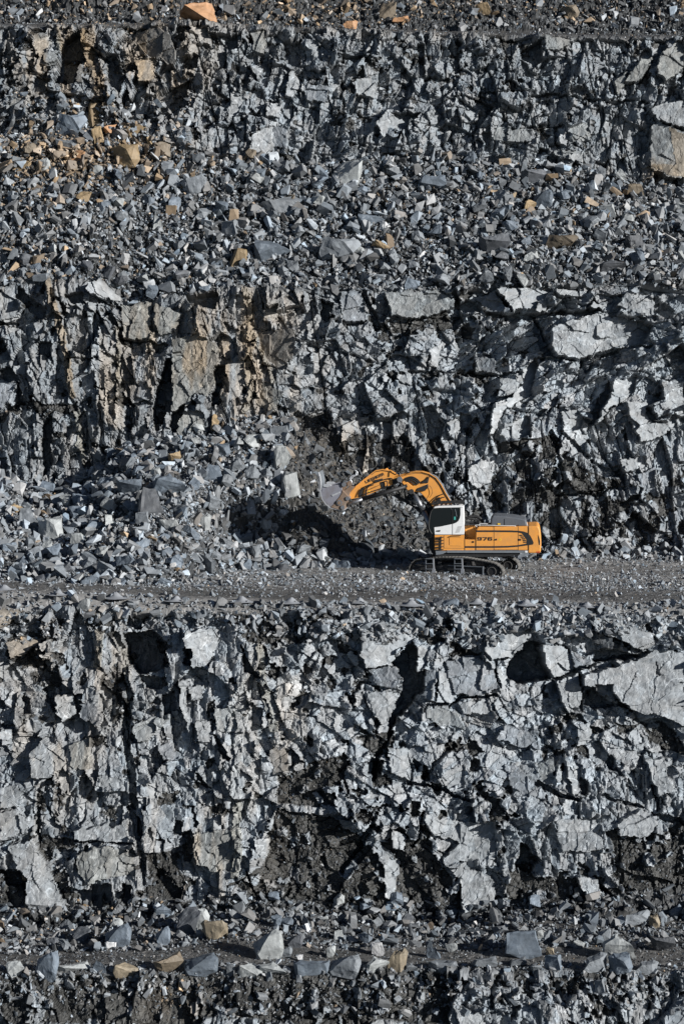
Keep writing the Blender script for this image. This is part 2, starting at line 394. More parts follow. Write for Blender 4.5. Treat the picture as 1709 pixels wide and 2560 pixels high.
HOLLOWS = [
 ('D', [(520,140),(600,120),(650,180),(560,185)], 1.2), ('D', [(650,185),(880,183),(1180,163),(1200,175),(1100,202),(880,210),(690,210)], 1.4),
 ('D', [(1440,170),(1490,130),(1530,180),(1500,230)], 1.2), ('D', [(890,200),(930,280),(980,390),(930,380),(880,270)], 1.0),
 ('D', [(1150,640),(1230,490),(1240,540),(1180,660),(1150,700)], 1.0), ('D', [(360,620),(420,600),(470,700),(450,780),(400,760)], 1.0),
 ('D', [(650,460),(690,460),(690,620),(650,600)], .8), ('D', [(950,1080),(1000,1070),(1010,1200),(980,1260),(950,1230)], 1.2),
 ('D', [(150,780),(210,760),(230,850),(160,880)], .7), ('D', [(1390,620),(1450,670),(1430,680),(1400,660)], .7), ('D', [(1030,1010),(1200,990),(1060,1040)], .6),
 ('D', [(1490,40),(1568,50),(1568,80),(1500,80)], .7), ('D', [(540,650),(600,650),(580,740),(550,740)], .6),
 ('C', [(760,400),(790,400),(790,560),(750,720),(700,680),(710,600)], 1.6), ('C', [(985,430),(1025,420),(1015,600),(975,620)], 1.3),
 ('C', [(780,660),(845,610),(812,740),(785,740)], 1.0), ('C', [(700,320),(770,330),(760,370),(700,360)], .8),
 ('C', [(0,440),(50,430),(90,500),(20,500)], .9), ('C', [(80,480),(115,600),(70,620)], .9), ('C', [(195,700),(238,660),(235,900),(195,930)], 1.3),
 ('C', [(90,60),(120,100),(220,170),(200,230),(130,180),(80,120)], .9), ('C', [(860,110),(1000,100),(990,180),(870,150)], .9),
 ('C', [(1010,220),(1120,280),(1140,330),(1050,280)], .7), ('C', [(180,320),(260,330),(230,390),(180,380)], .6), ('C', [(1470,130),(1530,150),(1500,230),(1470,200)], .9),
 ('C', [(300,110),(380,90),(400,150),(320,150)], .8), ('C', [(380,170),(400,180),(395,330),(330,340)], .5), ('C', [(0,850),(30,850),(30,960),(0,960)], .8),
 ('E', [(560,190),(700,170),(760,230),(770,330),(720,370),(640,380),(580,320)], 2.6), ('E', [(600,90),(660,80),(690,130),(640,170),(570,170)], 1.2),
 ('E', [(850,260),(885,250),(875,340),(840,330)], 1.0), ('E', [(190,440),(240,420),(262,520),(240,550),(200,490)], 1.2),
 ('E', [(1340,720),(1390,780),(1330,805)], .8), ('E', [(1100,240),(1150,330),(1190,400),(1120,370)], .9), ('E', [(740,470),(800,450),(812,540),(750,570)], 1.0),
 ('E', [(640,380),(740,390),(740,450),(660,440)], 1.2), ('E', [(120,280),(160,310),(180,350),(130,330)], .6), ('E', [(980,650),(1060,760),(1050,780),(1000,720)], .7), ('E', [(100,480),(130,490),(130,560),(100,560)], .8),
 ('E', [(590,610),(640,690),(600,690)], .7), ('E', [(890,800),(930,850),(970,910),(900,860)], .8),
 ('F', [(228,325),(330,215),(350,290),(340,370),(382,350),(382,440),(330,500),(280,560),(210,645),(290,400)], 2.2),
 ('F', [(745,350),(860,220),(900,230),(955,405),(800,415),(760,390)], 2.6), ('F', [(1160,262),(1300,270),(1370,288),(1290,315),(1150,325)], 1.1),
 ('F', [(1105,470),(1150,440),(1260,525),(1160,545),(1108,515)], 1.2), ('F', [(130,750),(170,770),(160,860),(120,830)], 1.0),
 ('F', [(330,760),(360,790),(340,830)], .6), ('F', [(1220,740),(1250,760),(1240,810),(1215,790)], .8), ('F', [(460,120),(500,130),(500,170),(460,160)], .8), ('F', [(1080,850),(1120,880),(1120,940),(1090,920)], .6),
 ('G', [(410,360),(510,350),(512,440),(415,440)], 1.2), ('G', [(560,350),(605,350),(595,440),(560,430)], 1.0), ('G', [(720,280),(835,380),(825,425),(760,395),(715,330)], 1.2),
 ('G', [(0,290),(90,300),(80,370),(30,365)], .9), ('G', [(620,40),(650,60),(650,140),(630,130)], .7), ('G', [(480,0),(560,0),(560,80),(500,90)], .5), ('G', [(810,60),(840,60),(830,130),(790,120)], .7),
 ('H', [(810,150),(870,200),(912,235),(860,305),(795,285)], 1.4), ('H', [(1170,340),(1240,380),(1280,430),(1230,445)], .9), ('H', [(1420,20),(1568,45),(1568,75),(1480,62)], .8),
 ('H', [(960,780),(1000,790),(1010,870),(980,870)], .7), ('H', [(780,890),(820,900),(800,960),(770,960)], .6),
 ('A', [(290,180),(370,130),(382,250),(345,385),(250,385),(270,270)], 1.9), ('A', [(480,250),(530,240),(562,350),(552,425),(500,380)], 1.1), ('A', [(810,270),(900,240),(905,305),(820,320)], 1.0),
 ('A', [(720,430),(870,360),(860,480),(770,560),(735,500)], 1.2), ('A', [(160,340),(245,370),(200,400),(150,380)], .8), ('A', [(1300,190),(1385,180),(1375,300),(1310,290)], .9),
 ('A', [(1040,180),(1090,150),(1090,220),(1050,240)], .8), ('A', [(0,0),(130,0),(90,100),(0,105)], 2.0), ('A', [(215,440),(255,430),(250,510),(220,500)], .8), ('A', [(1120,320),(1150,330),(1140,410),(1110,400)], .6), ('A', [(1210,180),(1250,190),(1240,240)], .5),  # the recess in the top left corner is added to darken a shadowed spot
 ('B', [(825,220),(920,170),(922,260),(890,310),(830,270)], 1.4), ('B', [(1140,205),(1205,230),(1200,272),(1140,250)], .8), ('B', [(0,255),(115,258),(60,285),(0,280)], .8),
 ('B', [(220,515),(362,517),(352,548),(250,538)], .9), ('B', [(350,190),(382,200),(382,360),(350,350)], .8), ('B', [(600,245),(680,250),(660,272),(600,268)], .6), ('B', [(640,600),(680,600),(680,700),(650,700)], .6), ('B', [(1050,380),(1120,400),(1130,430),(1040,430)], .7), ('B', [(820,260),(880,330),(950,370),(850,360)], .6),
]
# tile, polyline, half width (photo px), depth, tint
LINES = [
 ('E', [(545,200),(600,500),(570,620),(600,830),(620,990)], 9, -.5, 'g'), ('E', [(1120,400),(1100,640),(1080,800),(1090,990)], 13, .25, 'b'), ('E', [(430,90),(460,220),(440,330)], 9, .25, 'y'),
 ('E', [(1190,250),(1210,420),(1240,560),(1260,620)], 11, .2, 'y'),
 ('C', [(455,240),(460,330)], 3, .4, 'b'), ('C', [(450,470),(452,780)], 3, .35, 'b'), ('C', [(488,450),(490,700)], 3, .35, 'b'), ('C', [(550,250),(550,500)], 4, .4, 'y'), ('C', [(545,500),(535,720)], 3, .4, 'b'),
 ('C', [(215,20),(250,150),(290,300),(310,420),(335,560)], 8, .4, 'o'), ('C', [(350,640),(370,780),(390,880)], 7, .25, 'y'), ('C', [(1130,100),(1150,220),(1155,330),(1130,430),(1160,560),(1110,640)], 9, .3, 'y'),
 ('C', [(712,230),(690,350)], 5, .1, 'y'), ('C', [(1160,330),(1220,420),(1250,500)], 5, .4, 'y'), ('C', [(410,140),(460,240)], 4, .4, 'b'),
 ('C', [(0,235),(80,230)], 3, -.5, 'n'), ('C', [(560,310),(700,320)], 4, -.7, 'n'), ('C', [(310,405),(440,398)], 3, -.5, 'n'), ('C', [(560,600),(740,610)], 3, -.4, 'n'), ('C', [(370,600),(550,590)], 2.5, -.3, 'n'),
 ('D', [(0,232),(110,228)], 4, -.7, 'n'), ('D', [(300,455),(600,465),(830,460)], 3, -.5, 'n'), ('D', [(880,400),(1100,405),(1260,370),(1400,340)], 4, -.6, 'n'), ('D', [(640,260),(615,400),(610,460)], 3, .4, 'b'), ('D', [(110,90),(150,200),(170,260)], 8, -.8, 'n'),
 ('D', [(1020,740),(1100,830),(1290,940)], 5, -.5, 'n'), ('D', [(1000,1020),(1180,1000),(1300,990)], 4, -.5, 'n'), ('D', [(960,740),(1010,900),(1030,1010)], 6, -.5, 'n'), ('D', [(1440,920),(1450,1030)], 3, .4, 'b'), ('D', [(900,200),(880,190),(940,300)], 4, -.6, 'n'),
 ('D', [(1290,900),(1300,990)], 3, .4, 'b'), ('D', [(1100,400),(1120,460),(1200,380)], 4, -.5, 'n'),
 ('F', [(230,640),(160,740),(150,860)], 6, -.9, 'n'), ('F', [(300,870),(420,885),(500,930),(600,950)], 4, -.8, 'n'), ('F', [(520,700),(420,790),(380,850)], 4, -.7, 'n'), ('F', [(900,880),(980,930),(1080,940)], 6, -.8, 'n'), ('F', [(1430,890),(1450,990)], 5, -.7, 'n'),
 ('F', [(960,405),(1100,350),(1230,315),(1390,285)], 4, -.8, 'n'), ('F', [(500,520),(560,480),(700,470)], 4, -.7, 'n'), ('F', [(760,300),(700,310),(720,430)], 2.5, -.4, 'n'), ('F', [(425,400),(400,500)], 2.5, .2, 'w'), ('F', [(985,620),(1000,760),(990,850)], 8, .4, 'b'), ('F', [(1100,380),(1100,540)], 3, -.5, 'n'),
 ('F', [(1340,360),(1300,440),(1280,500)], 1.6, -.08, 'n'), ('F', [(1500,280),(1420,400),(1400,560)], 1.5, -.05, 'n'), ('F', [(1430,330),(1450,370)], 2.0, -.15, 'n'), ('F', [(380,540),(390,520),(480,510)], 3, -.5, 'n'), ('F', [(1190,930),(1380,990)], 4, -.6, 'n'),
 ('G', [(170,0),(180,140)], 4, -.6, 'n'), ('G', [(340,155),(600,160)], 3, -.5, 'n'), ('G', [(0,155),(100,140),(170,110)], 5, -.8, 'n'), ('G', [(600,0),(640,180),(650,350)], 8, -.5, 'n'), ('G', [(1090,0),(1080,300)], 10, .3, 'y'), ('G', [(890,0),(900,90)], 4, -.6, 'n'),
 ('H', [(160,20),(90,180),(0,300)], 6, -.9, 'n'), ('H', [(370,20),(360,120),(310,170)], 4, -.6, 'n'), ('H', [(700,60),(740,240),(760,330)], 9, .3, 'b'), ('H', [(1200,180),(1180,250),(1290,380),(1300,430)], 5, .3, 'b'), ('H', [(860,130),(910,230)], 4, .5, 'b'),
 ('H', [(530,910),(540,990)], 4, .4, 'w'), ('H', [(680,800),(690,900)], 6, -.6, 'n'),
 ('A', [(390,130),(400,250),(430,380),(500,530)], 7, .3, 'r'), ('A', [(380,135),(400,215)], 5, .5, 'o'), ('A', [(450,360),(520,480),(545,540)], 4, .35, 'o'), ('A', [(420,470),(500,500)], 8, .1, 'r'), ('A', [(950,370),(880,500)], 5, .35, 'b'), ('A', [(1130,300),(1100,410)], 3, .35, 'b'),
 ('A', [(1290,200),(1270,280)], 5, .4, 'b'), ('A', [(1445,590),(1430,740)], 3, .4, 'b'), ('A', [(1545,560),(1535,680)], 3, .4, 'b'), ('A', [(1300,330),(1270,440),(1290,500)], 4, .35, 'b'), ('A', [(140,380),(120,520)], 4, .35, 'b'), ('A', [(260,130),(270,220)], 6, .3, 'y'),
 ('B', [(640,430),(830,430),(1000,425),(1200,460),(1400,465)], 4, -.6, 'n'), ('B', [(810,190),(780,300),(765,390),(770,430)], 4, .35, 'b'), ('B', [(550,400),(520,470),(500,500)], 5, .3, 'b'), ('B', [(1060,340),(1040,430)], 4, .4, 'b'), ('B', [(380,360),(490,362)], 4, -.7, 'n'),
 ('B', [(1350,380),(1340,430)], 3, .4, 'b'), ('B', [(1170,340),(1180,430)], 4, .3, 'b'), ('B', [(175,160),(170,260)], 3, .35, 'b'), ('B', [(765,590),(762,660)], 3, .35, 'b'), ('B', [(900,570),(895,650)], 3, .35, 'b'), ('B', [(0,380),(10,480)], 4, -.5, 'n'), ('B', [(510,180),(520,300)], 3, .25, 'b'),
 ('B', [(410,520),(350,600)], 10, .3, 'b'), ('B', [(860,580),(1000,580)], 3, -.4, 'n'),
]
# dark crushed dirt lying on or smeared over the faces
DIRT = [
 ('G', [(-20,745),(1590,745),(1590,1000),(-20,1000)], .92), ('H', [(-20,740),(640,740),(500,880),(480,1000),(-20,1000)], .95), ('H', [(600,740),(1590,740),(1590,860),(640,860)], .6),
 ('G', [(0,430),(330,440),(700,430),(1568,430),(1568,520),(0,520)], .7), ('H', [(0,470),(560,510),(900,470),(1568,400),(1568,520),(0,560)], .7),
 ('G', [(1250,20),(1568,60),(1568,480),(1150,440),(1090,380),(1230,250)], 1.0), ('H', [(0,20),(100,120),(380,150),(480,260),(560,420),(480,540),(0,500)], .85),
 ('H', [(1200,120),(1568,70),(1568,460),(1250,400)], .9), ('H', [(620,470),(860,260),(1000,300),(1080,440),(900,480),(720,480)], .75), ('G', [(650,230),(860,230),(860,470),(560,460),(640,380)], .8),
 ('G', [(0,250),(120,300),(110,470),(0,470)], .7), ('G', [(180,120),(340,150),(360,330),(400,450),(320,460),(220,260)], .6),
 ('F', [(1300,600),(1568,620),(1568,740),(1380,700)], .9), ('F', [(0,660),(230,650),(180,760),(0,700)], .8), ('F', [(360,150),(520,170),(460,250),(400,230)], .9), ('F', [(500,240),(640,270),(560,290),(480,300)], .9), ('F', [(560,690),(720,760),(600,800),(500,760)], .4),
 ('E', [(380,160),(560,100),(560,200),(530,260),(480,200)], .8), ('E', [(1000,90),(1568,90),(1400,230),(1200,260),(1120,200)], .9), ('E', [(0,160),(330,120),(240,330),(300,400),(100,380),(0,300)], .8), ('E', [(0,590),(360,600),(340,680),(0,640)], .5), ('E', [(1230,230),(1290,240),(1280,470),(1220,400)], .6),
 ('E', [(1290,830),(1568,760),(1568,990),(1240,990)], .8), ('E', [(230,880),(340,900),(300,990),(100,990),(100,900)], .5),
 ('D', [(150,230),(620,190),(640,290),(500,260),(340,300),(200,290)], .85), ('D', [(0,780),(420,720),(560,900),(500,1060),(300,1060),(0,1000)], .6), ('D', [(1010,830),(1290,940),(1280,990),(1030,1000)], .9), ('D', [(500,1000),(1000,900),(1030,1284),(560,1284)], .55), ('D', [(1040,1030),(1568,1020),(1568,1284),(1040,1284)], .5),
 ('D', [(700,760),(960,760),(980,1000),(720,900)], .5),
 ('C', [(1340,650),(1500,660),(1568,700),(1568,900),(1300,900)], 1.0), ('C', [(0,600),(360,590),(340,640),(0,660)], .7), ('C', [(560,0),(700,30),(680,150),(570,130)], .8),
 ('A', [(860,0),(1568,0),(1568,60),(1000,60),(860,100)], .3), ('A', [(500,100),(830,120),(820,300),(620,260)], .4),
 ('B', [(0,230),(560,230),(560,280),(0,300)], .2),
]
STAIN = [  # centre u,v, radius u,v, strength : weathered ochre zones
 (220, 150, 190, 120, .8), (390, 160, 120, 110, .7), (150, 420, 330, 90, .6), (60, 720, 130, 90, .3), (250, 1000, 130, 180, .4), (500, 900, 190, 190, .6), (640, 880, 110, 160, .6),
 (700, 1200, 260, 120, .25), (1620, 430, 90, 30, .6), (200, 1640, 130, 100, .45), (110, 1900, 200, 200, .3), (690, 1800, 90, 260, .28), (520, 2150, 160, 170, .4), (440, 2520, 70, 50, .7), (1200, 40, 500, 60, .45), (600, 20, 300, 50, .5), (850, 1150, 120, 90, .5),
]
# ------------------------------------------------------------------ terrain grid: x columns by rows along the quarry profile
xs_f = np.arange(-29, 28.001, 0.06)
xs = np.concatenate([np.arange(-46, -29, 0.5), xs_f, np.arange(28.5, 46.1, 0.5)])
NX = len(xs)
def vkey(u, keys):
    return np.interp(u, [k[0] for k in keys], [k[1] for k in keys])
# nodes: depth y, survey height v(u), rows to the next node, kind of the stretch that follows
NODES = [
 (-31.0, [(0, 2800), (1709, 2800)], 120, 'wall', 'rock_face_bottom'),
 (-28.0, [(0, 2428), (400, 2432), (900, 2425), (1709, 2432)], 90, 'floor', 'quarry_floor'),
 (-20.6, [(0, 2318), (150, 2325), (280, 2300), (500, 2295), (620, 2280), (900, 2295), (1100, 2320), (1280, 2290), (1500, 2290), (1709, 2290)], 14, 'toe', 'rock_face_lower'),
 (-19.6, [(0, 2262), (150, 2275), (280, 2240), (500, 2250), (620, 2240), (760, 2250), (1000, 2275), (1120, 2300), (1250, 2262), (1500, 2240), (1709, 2215)], 330, 'wall', 'rock_face_lower'),
 (-14.6, [(0, 1525), (200, 1520), (400, 1532), (854, 1530), (1300, 1535), (1709, 1545)], 16, 'floor', 'haul_road'),
 (-13.6, [(0, 1480), (200, 1487), (400, 1497), (700, 1505), (1000, 1508), (1300, 1510), (1709, 1512)], 190, 'floor', 'haul_road'),
 (9.0, [(0, 1395), (900, 1392), (1200, 1395), (1450, 1388), (1709, 1395)], 14, 'toe', 'rock_face_middle'),
 (10.0, [(0, 1370), (900, 1370), (1200, 1375), (1400, 1365), (1709, 1380)], 320, 'wall', 'rock_face_middle'),
 (14.0, [(0, 715), (150, 705), (240, 690), (330, 760), (420, 745), (600, 722), (750, 722), (980, 730), (1200, 715), (1380, 712), (1600, 705), (1709, 725)], 190, 'scree', 'scree_slope'),
 (23.0, [(0, 340), (120, 310), (300, 330), (450, 375), (600, 400), (800, 410), (1000, 385), (1200, 400), (1450, 420), (1600, 455), (1709, 460)], 200, 'wall', 'rock_face_upper'),
 (25.5, [(0, 62), (300, 62), (450, 58), (800, 72), (1200, 84), (1709, 90)], 14, 'floor', 'scree_slope_top'),
 (28.5, [(0, 60), (300, 60), (450, 56), (800, 68), (1200, 80), (1709, 86)], 110, 'scree', 'scree_slope_top'),
 (42.0, [(0, -170), (1709, -170)], 0, 'end', None),
]
P_rows = []; kinds = []; names = []; ends = []
for k in range(len(NODES) - 1):
    y0, v0, n, kind, nm = NODES[k]; y1, v1 = NODES[k + 1][0], NODES[k + 1][1]
    def pt(y, vk):
        u = 854.5 + FPX * xs / (y + 130.0)
        v = vkey(u, vk)
        return np.stack([xs, np.full(NX, y), zat(v, y)], 1)
    a, b = pt(y0, v0), pt(y1, v1)
    for i in range(n):
        t = i / n
        if kind == 'toe': t = t
        P_rows.append(a * (1 - t) + b * t); kinds.append(kind); names.append(nm)
P_rows.append(b); kinds.append(kinds[-1]); names.append(names[-1])
BASE = np.array(P_rows)                       # rows, cols, 3
NR = len(BASE)
kinds = np.array(kinds); names = np.array(names)
U, V = survey(BASE)
U = U.astype(np.float32); V = V.astype(np.float32)
mid = BASE[:, NX // 2]
S = np.concatenate([[0], np.cumsum(np.linalg.norm(np.diff(mid, axis=0), axis=1))])
SS = np.repeat(S[:, None], NX, 1).astype(np.float32)
XX = np.repeat(xs[None, :], NR, 0).astype(np.float32)
def smooth_rows(a, n):
    k = np.ones(n) / n
    p = np.pad(a, ((n // 2, n - 1 - n // 2), (0, 0)), mode='edge')
    return np.stack([np.convolve(p[:, i], k, 'valid') for i in range(a.shape[1])], 1)
dirs = {'wall': (0, -1, .12), 'floor': (0, 0, 1), 'toe': (0, -.7, .7), 'scree': (0, -.6, .8), 'end': (0, 0, 1)}
D = smooth_rows(np.array([dirs[k] for k in kinds], float), 9)
D /= np.linalg.norm(D, axis=1)[:, None]
wallw = smooth_rows(np.array([[1.0 if k == 'wall' else 0.0] for k in kinds]), 9)[:, 0].astype(np.float32)
screew = np.array([1.0 if k in ('scree', 'toe') else 0.0 for k in kinds], np.float32)

d = np.zeros((NR, NX), np.float32)
tint = np.zeros((NR, NX, 3), np.float32); tint[:] = GREY
WR = np.where(wallw > 0)[0]                     # rows with some rock face
x = XX[WR]; s = SS[WR]; u = U[WR]; v = V[WR]
# slow bulges
big = 0.9 * fbm(x * 0.09, s * 0.10, 3, 3)
# coordinates bent by slow noise so that the joints wander
bx = x + 0.3 * fbm(x * .35, s * .35, 71, 3); bs = s + 0.3 * fbm(x * .35 + 9, s * .35, 73, 3)
def style(xx, yy, spec, seed):
    h = 0; hh = []; fine = 0
    for i, (sx, sy, th, off, tl, ck) in enumerate(spec):
        f, c = facets(xx, yy, sx, sy, math.radians(th), off, tl, seed + 31 * i, ck)
        h = h + f
        if i >= 2: fine = fine + f
        hh.append(c)
    return h, fine, 0.5 * hh[1] + 0.5 * hh[2]
blocky = [(3.4, 3.0, 20, .26, .36, .0), (1.6, 1.35, -25, .09, .38, .08), (.62, .55, 30, .03, .62, .03), (.33, .3, 10, .014, .34, .0)]
joint = [(2.3, 4.6, 4, .30, .34, .0), (1.0, 2.3, -4, .10, .40, .08), (.45, .85, 8, .03, .62, .03), (.26, .4, 0, .014, .34, .0)]
strata = [(4.0, 2.3, 24, .28, .36, .0), (2.0, 1.0, 30, .10, .42, .08), (.9, .45, 22, .035, .6, .03), (.42, .26, 35, .014, .34, .0)]
shard = [(2.4, 2.8, -14, .32, .38, .0), (.8, 1.4, -12, .12, .58, .09), (.36, .75, -18, .05, .6, .03), (.2, .34, -10, .015, .4, .0)]
res = [style(bx, bs, sp_, sd) for sp_, sd in ((blocky, 100), (joint, 300), (strata, 500), (shard, 700))]
nz = fbm(x * .5, s * .5, 900, 4)
sel = np.zeros(x.shape, int)
lv = v + 60 * nz; lu = u + 120 * nz
sel[(lv < 1460) & (lv > 600) & (lu < 700)] = 1
sel[(lv < 1460) & (lv > 600) & (lu > 1150) & (lv < 1150)] = 2
sel[(lv < 1460) & (lv > 1050) & (lu > 850)] = 1
sel[(lv < 600)] = 3
sel[(lv > 1500) & (lu > 150) & (lu < 640)] = 1
sel[(lv > 1900) & (lu > 1350)] = 1
rock = np.choose(sel, [r[0] for r in res]); fine = np.choose(sel, [r[1] for r in res]); ch = np.choose(sel, [r[2] for r in res])
lowf = .7 + .3 * sstep(1560, 1450, v)
# some blocks break smooth, others shatter
_, rm = facets(bx, bs, 1.5, 1.7, .4, 0, 0, 830, 0, .15)
rmod = .45 + 1.2 * rm ** 1.3
dw = big + (rock - fine) * lowf * (.85 + .15 * lowf) + fine * rmod
# long joints: near-vertical partings, and flatter bedding cracks on the right
def crackline(n, w): return np.exp(-(n / w) ** 2)
jv = crackline(vnoise(bx * .55 + .12 * bs, bs * .07, 801), .018) + .7 * crackline(vnoise(bx * 1.2 + .1 * bs, bs * .13, 802), .02)
jh = crackline(vnoise(bx * .08, bs * .5 + .12 * bx, 803), .018) + .7 * crackline(vnoise(bx * .14 + .05 * bs, bs * 1.1 - .3 * bx, 804), .022)
wk = .4 + .6 * sstep(1560, 1450, v)
dw -= wk * (.26 * jv * np.where(sel == 2, .3, 1) + .22 * jh * np.where(sel == 1, .45, 1))
planes, pc = facets(bx, bs, 1.7, 1.4, .5, .006, .17, 810)
planes2, pc2 = facets(bx, bs, .5, .45, .2, .004, .12, 820)
tw = np.ones(x.shape + (3,), np.float32) * np.array(GREY, np.float32)
# bedrock brightness differs from face to face
gain = np.ones(x.shape, np.float32)
gain += .12 * sstep(1450, 1560, v) + .42 * np.exp(-(((u - 1350) / 420) ** 2 + ((v - 950) / 260) ** 2)) + .25 * np.exp(-(((u - 1200) / 450) ** 2 + ((v - 1750) / 260) ** 2)) + .2 * np.exp(-(((u - 700) / 300) ** 2 + ((v - 1850) / 330) ** 2)) + .15 * np.exp(-(((u - 850) / 300) ** 2 + ((v - 300) / 150) ** 2))
tw *= (gain * (.78 + .44 * ch))[..., None]
bluish = vnoise(x * .8 + 40 * ch, s * .8, 910) * .5 + .5
tw *= (1 + (bluish[..., None] - .4) * np.array([-.12, .02, .13], np.float32))
def setc(m, w, c):
    tw[m] = tw[m] * (1 - w) + np.array(c, np.float32) * w
# wandering edges for the surveyed shapes
wu = 7 * fbm(x * 1.1, s * 1.1, 920, 4) + 3 * fbm(x * 5, s * 5, 921, 2); wv = 7 * fbm(x * 1.1 + 5, s * 1.1, 930, 4) + 3 * fbm(x * 5, s * 5 + 4, 931, 2)
F1_, F2_, cdx, cdy, _, _ = cells(bx / .42, bs / .42, 840)
PPM = (FPX / (BASE[WR][:, :, 1].astype(np.float32) + 130))
u2 = u - cdx * .12 * PPM + .7 * wu; v2 = v + cdy * .12 * PPM + .7 * wv
inslab = np.zeros(u.shape, bool)
for t, poly, dep, gx, gs, ro, tn in SLABS:
    P = T(t, poly)
    a = np.array(P); cu, cv = a.mean(0)
    ui, vi = a.min(0) - 25; uj, vj = a.max(0) + 25
    bb = (u > ui) & (u < uj) & (v > vi) & (v < vj)
    if not bb.any(): continue
    m = np.zeros(u.shape, bool); m[bb] = inpoly(u2[bb], v2[bb], P)
    if not m.any(): continue
    xc = x[m].mean(); sc_ = s[m].mean(); inslab |= m
    b0 = 0.6 * float(big[m].mean())
    dw[m] = b0 + dep * .5 + gx * 1.6 * (x[m] - xc) + gs * (s[m] - sc_) + ro * .5 * fine[m] + planes[m] + planes2[m] * (.4 + ro) + .03 * fbm(x[m] * 2.5, s[m] * 2.5, 950, 3)
    c = TINTS[tn]
    if c is not None:
        tw[m] = .45 * tw[m] + .55 * np.array(c, np.float32) * (.85 + .12 * ch[m] + .12 * fbm(x[m] * 1.6, s[m] * 1.6, 960, 3))[:, None]
for t, poly, dep in HOLLOWS:
    P = T(t, poly); a = np.array(P)
    ui, vi = a.min(0) - 25; uj, vj = a.max(0) + 25
    bb = (u > ui) & (u < uj) & (v > vi) & (v < vj)
    if not bb.any(): continue
    m = np.zeros(u.shape, bool); m[bb] = inpoly(u2[bb], v2[bb], P)
    if not m.any(): continue
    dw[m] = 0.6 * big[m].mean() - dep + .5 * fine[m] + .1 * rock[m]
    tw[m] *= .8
for t, pl, hw, dep, tn in LINES:
    P = T(t, pl)
    a = np.array(P); ui, vi = a.min(0) - 40; uj, vj = a.max(0) + 40
    bb = (u > ui) & (u < uj) & (v > vi) & (v < vj)
    if not bb.any(): continue
    dd = np.full(u.shape, 1e9, np.float32); dd[bb] = polyline_d(u[bb] + 1.3 * wu[bb], v[bb] + 1.3 * wv[bb], P)
    m = dd < hw * (1 + .5 * nz)
    dw[m] += dep * (1 if dep < 0 else .75) * (.7 + .6 * ch[m])
    if TINTS[tn] is not None: setc(m, .65, TINTS[tn])
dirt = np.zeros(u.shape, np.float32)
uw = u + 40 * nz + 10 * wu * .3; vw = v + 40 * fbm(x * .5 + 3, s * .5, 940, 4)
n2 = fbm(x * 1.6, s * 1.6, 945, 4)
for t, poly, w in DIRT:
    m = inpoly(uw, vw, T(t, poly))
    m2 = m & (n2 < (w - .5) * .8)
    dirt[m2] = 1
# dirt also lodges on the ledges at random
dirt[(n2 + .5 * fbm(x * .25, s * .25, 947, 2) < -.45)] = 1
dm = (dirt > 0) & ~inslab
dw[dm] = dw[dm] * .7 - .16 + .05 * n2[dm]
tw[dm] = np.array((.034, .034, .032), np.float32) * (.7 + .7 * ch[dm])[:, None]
# finest grain everywhere
g, gc = facets(x, s, .17, .17, .3, .008, .28, 990)
dw += g * np.where(inslab, .35, 1)
tw *= (.85 + .3 * gc)[..., None]
for cu, cv, ru, rv, w in STAIN:
    k = w * np.exp(-((u - cu) / ru) ** 2 - ((v - cv) / rv) ** 2) * sstep(-.1, .35, fbm(x * 1.3, s * .28, int(cu) + 7, 4) + .1 + .25 * (ch - .5))
    lum = tw.mean(2, keepdims=True)
    tw[:] = tw * (1 - k[..., None]) + k[..., None] * lum * np.array([1.35, 1.0, .62], np.float32) * 1.05
d[WR] = dw * wallw[WR][:, None]
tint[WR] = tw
# screes, toes and floors
NWm = wallw < 1
sc_rows = np.where(NWm)[0]
x = XX[sc_rows]; s = SS[sc_rows]
h1, c1 = facets(x, s, .5, .5, .2, .10, .5, 1100); h2, c2 = facets(x, s, .24, .24, .5, .05, .5, 1120)
amp = (screew[sc_rows] * .85 + .15)[:, None]
fl = (.12 * fbm(x * .2, s * .2, 1150, 3) + .05 * fbm(x * .12, s * 1.3, 1155, 3)) * (1 - screew[sc_rows])[:, None]
d[sc_rows] += ((h1 + h2 + .35 * fbm(x * .15, s * .15, 1140, 3)) * amp + fl) * (1 - wallw[sc_rows])[:, None]
ts = np.array((.035, .037, .038), np.float32) * (.6 + .8 * c2)[..., None]  # near-black ground colour stands in for shade in the gaps between stones
isfl = np.array([k == 'floor' for k in kinds[sc_rows]])
tfl = np.array((.17, .166, .16), np.float32) * (1 + .55 * fbm(x * .16, s * 1.6, 1160, 5) + .2 * fbm(x * 1.5, s * 3, 1165, 3))[..., None]
# wheel-worn dark strip along the front of the haul road
yy = BASE[sc_rows][:, :, 1].astype(np.float32)
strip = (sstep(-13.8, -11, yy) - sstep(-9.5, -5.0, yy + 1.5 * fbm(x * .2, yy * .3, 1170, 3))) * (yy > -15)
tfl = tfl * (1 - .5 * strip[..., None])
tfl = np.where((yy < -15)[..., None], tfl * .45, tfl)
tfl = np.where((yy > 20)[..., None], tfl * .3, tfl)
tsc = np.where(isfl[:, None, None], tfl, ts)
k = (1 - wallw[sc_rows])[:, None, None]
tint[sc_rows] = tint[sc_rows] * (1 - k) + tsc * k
tr = np.zeros((NR, 1), np.float32); tr[(names == 'scree_slope_top') & (kinds == 'scree')] = 1
d += 2.6 * tr * sstep(115, 175, U + 15 * fbm(XX * .4, SS * .4, 1190, 3)) * sstep(40, -25, V) * (1 - sstep(520, 800, U))  # bulge shaped to throw shadow over the slope's left corner
POS = BASE + d[..., None] * D[:, None, :]
idx = np.arange(NR * NX).reshape(NR, NX)
ZONE = {}
order = []
for nm in names:
    if nm not in order: order.append(nm)
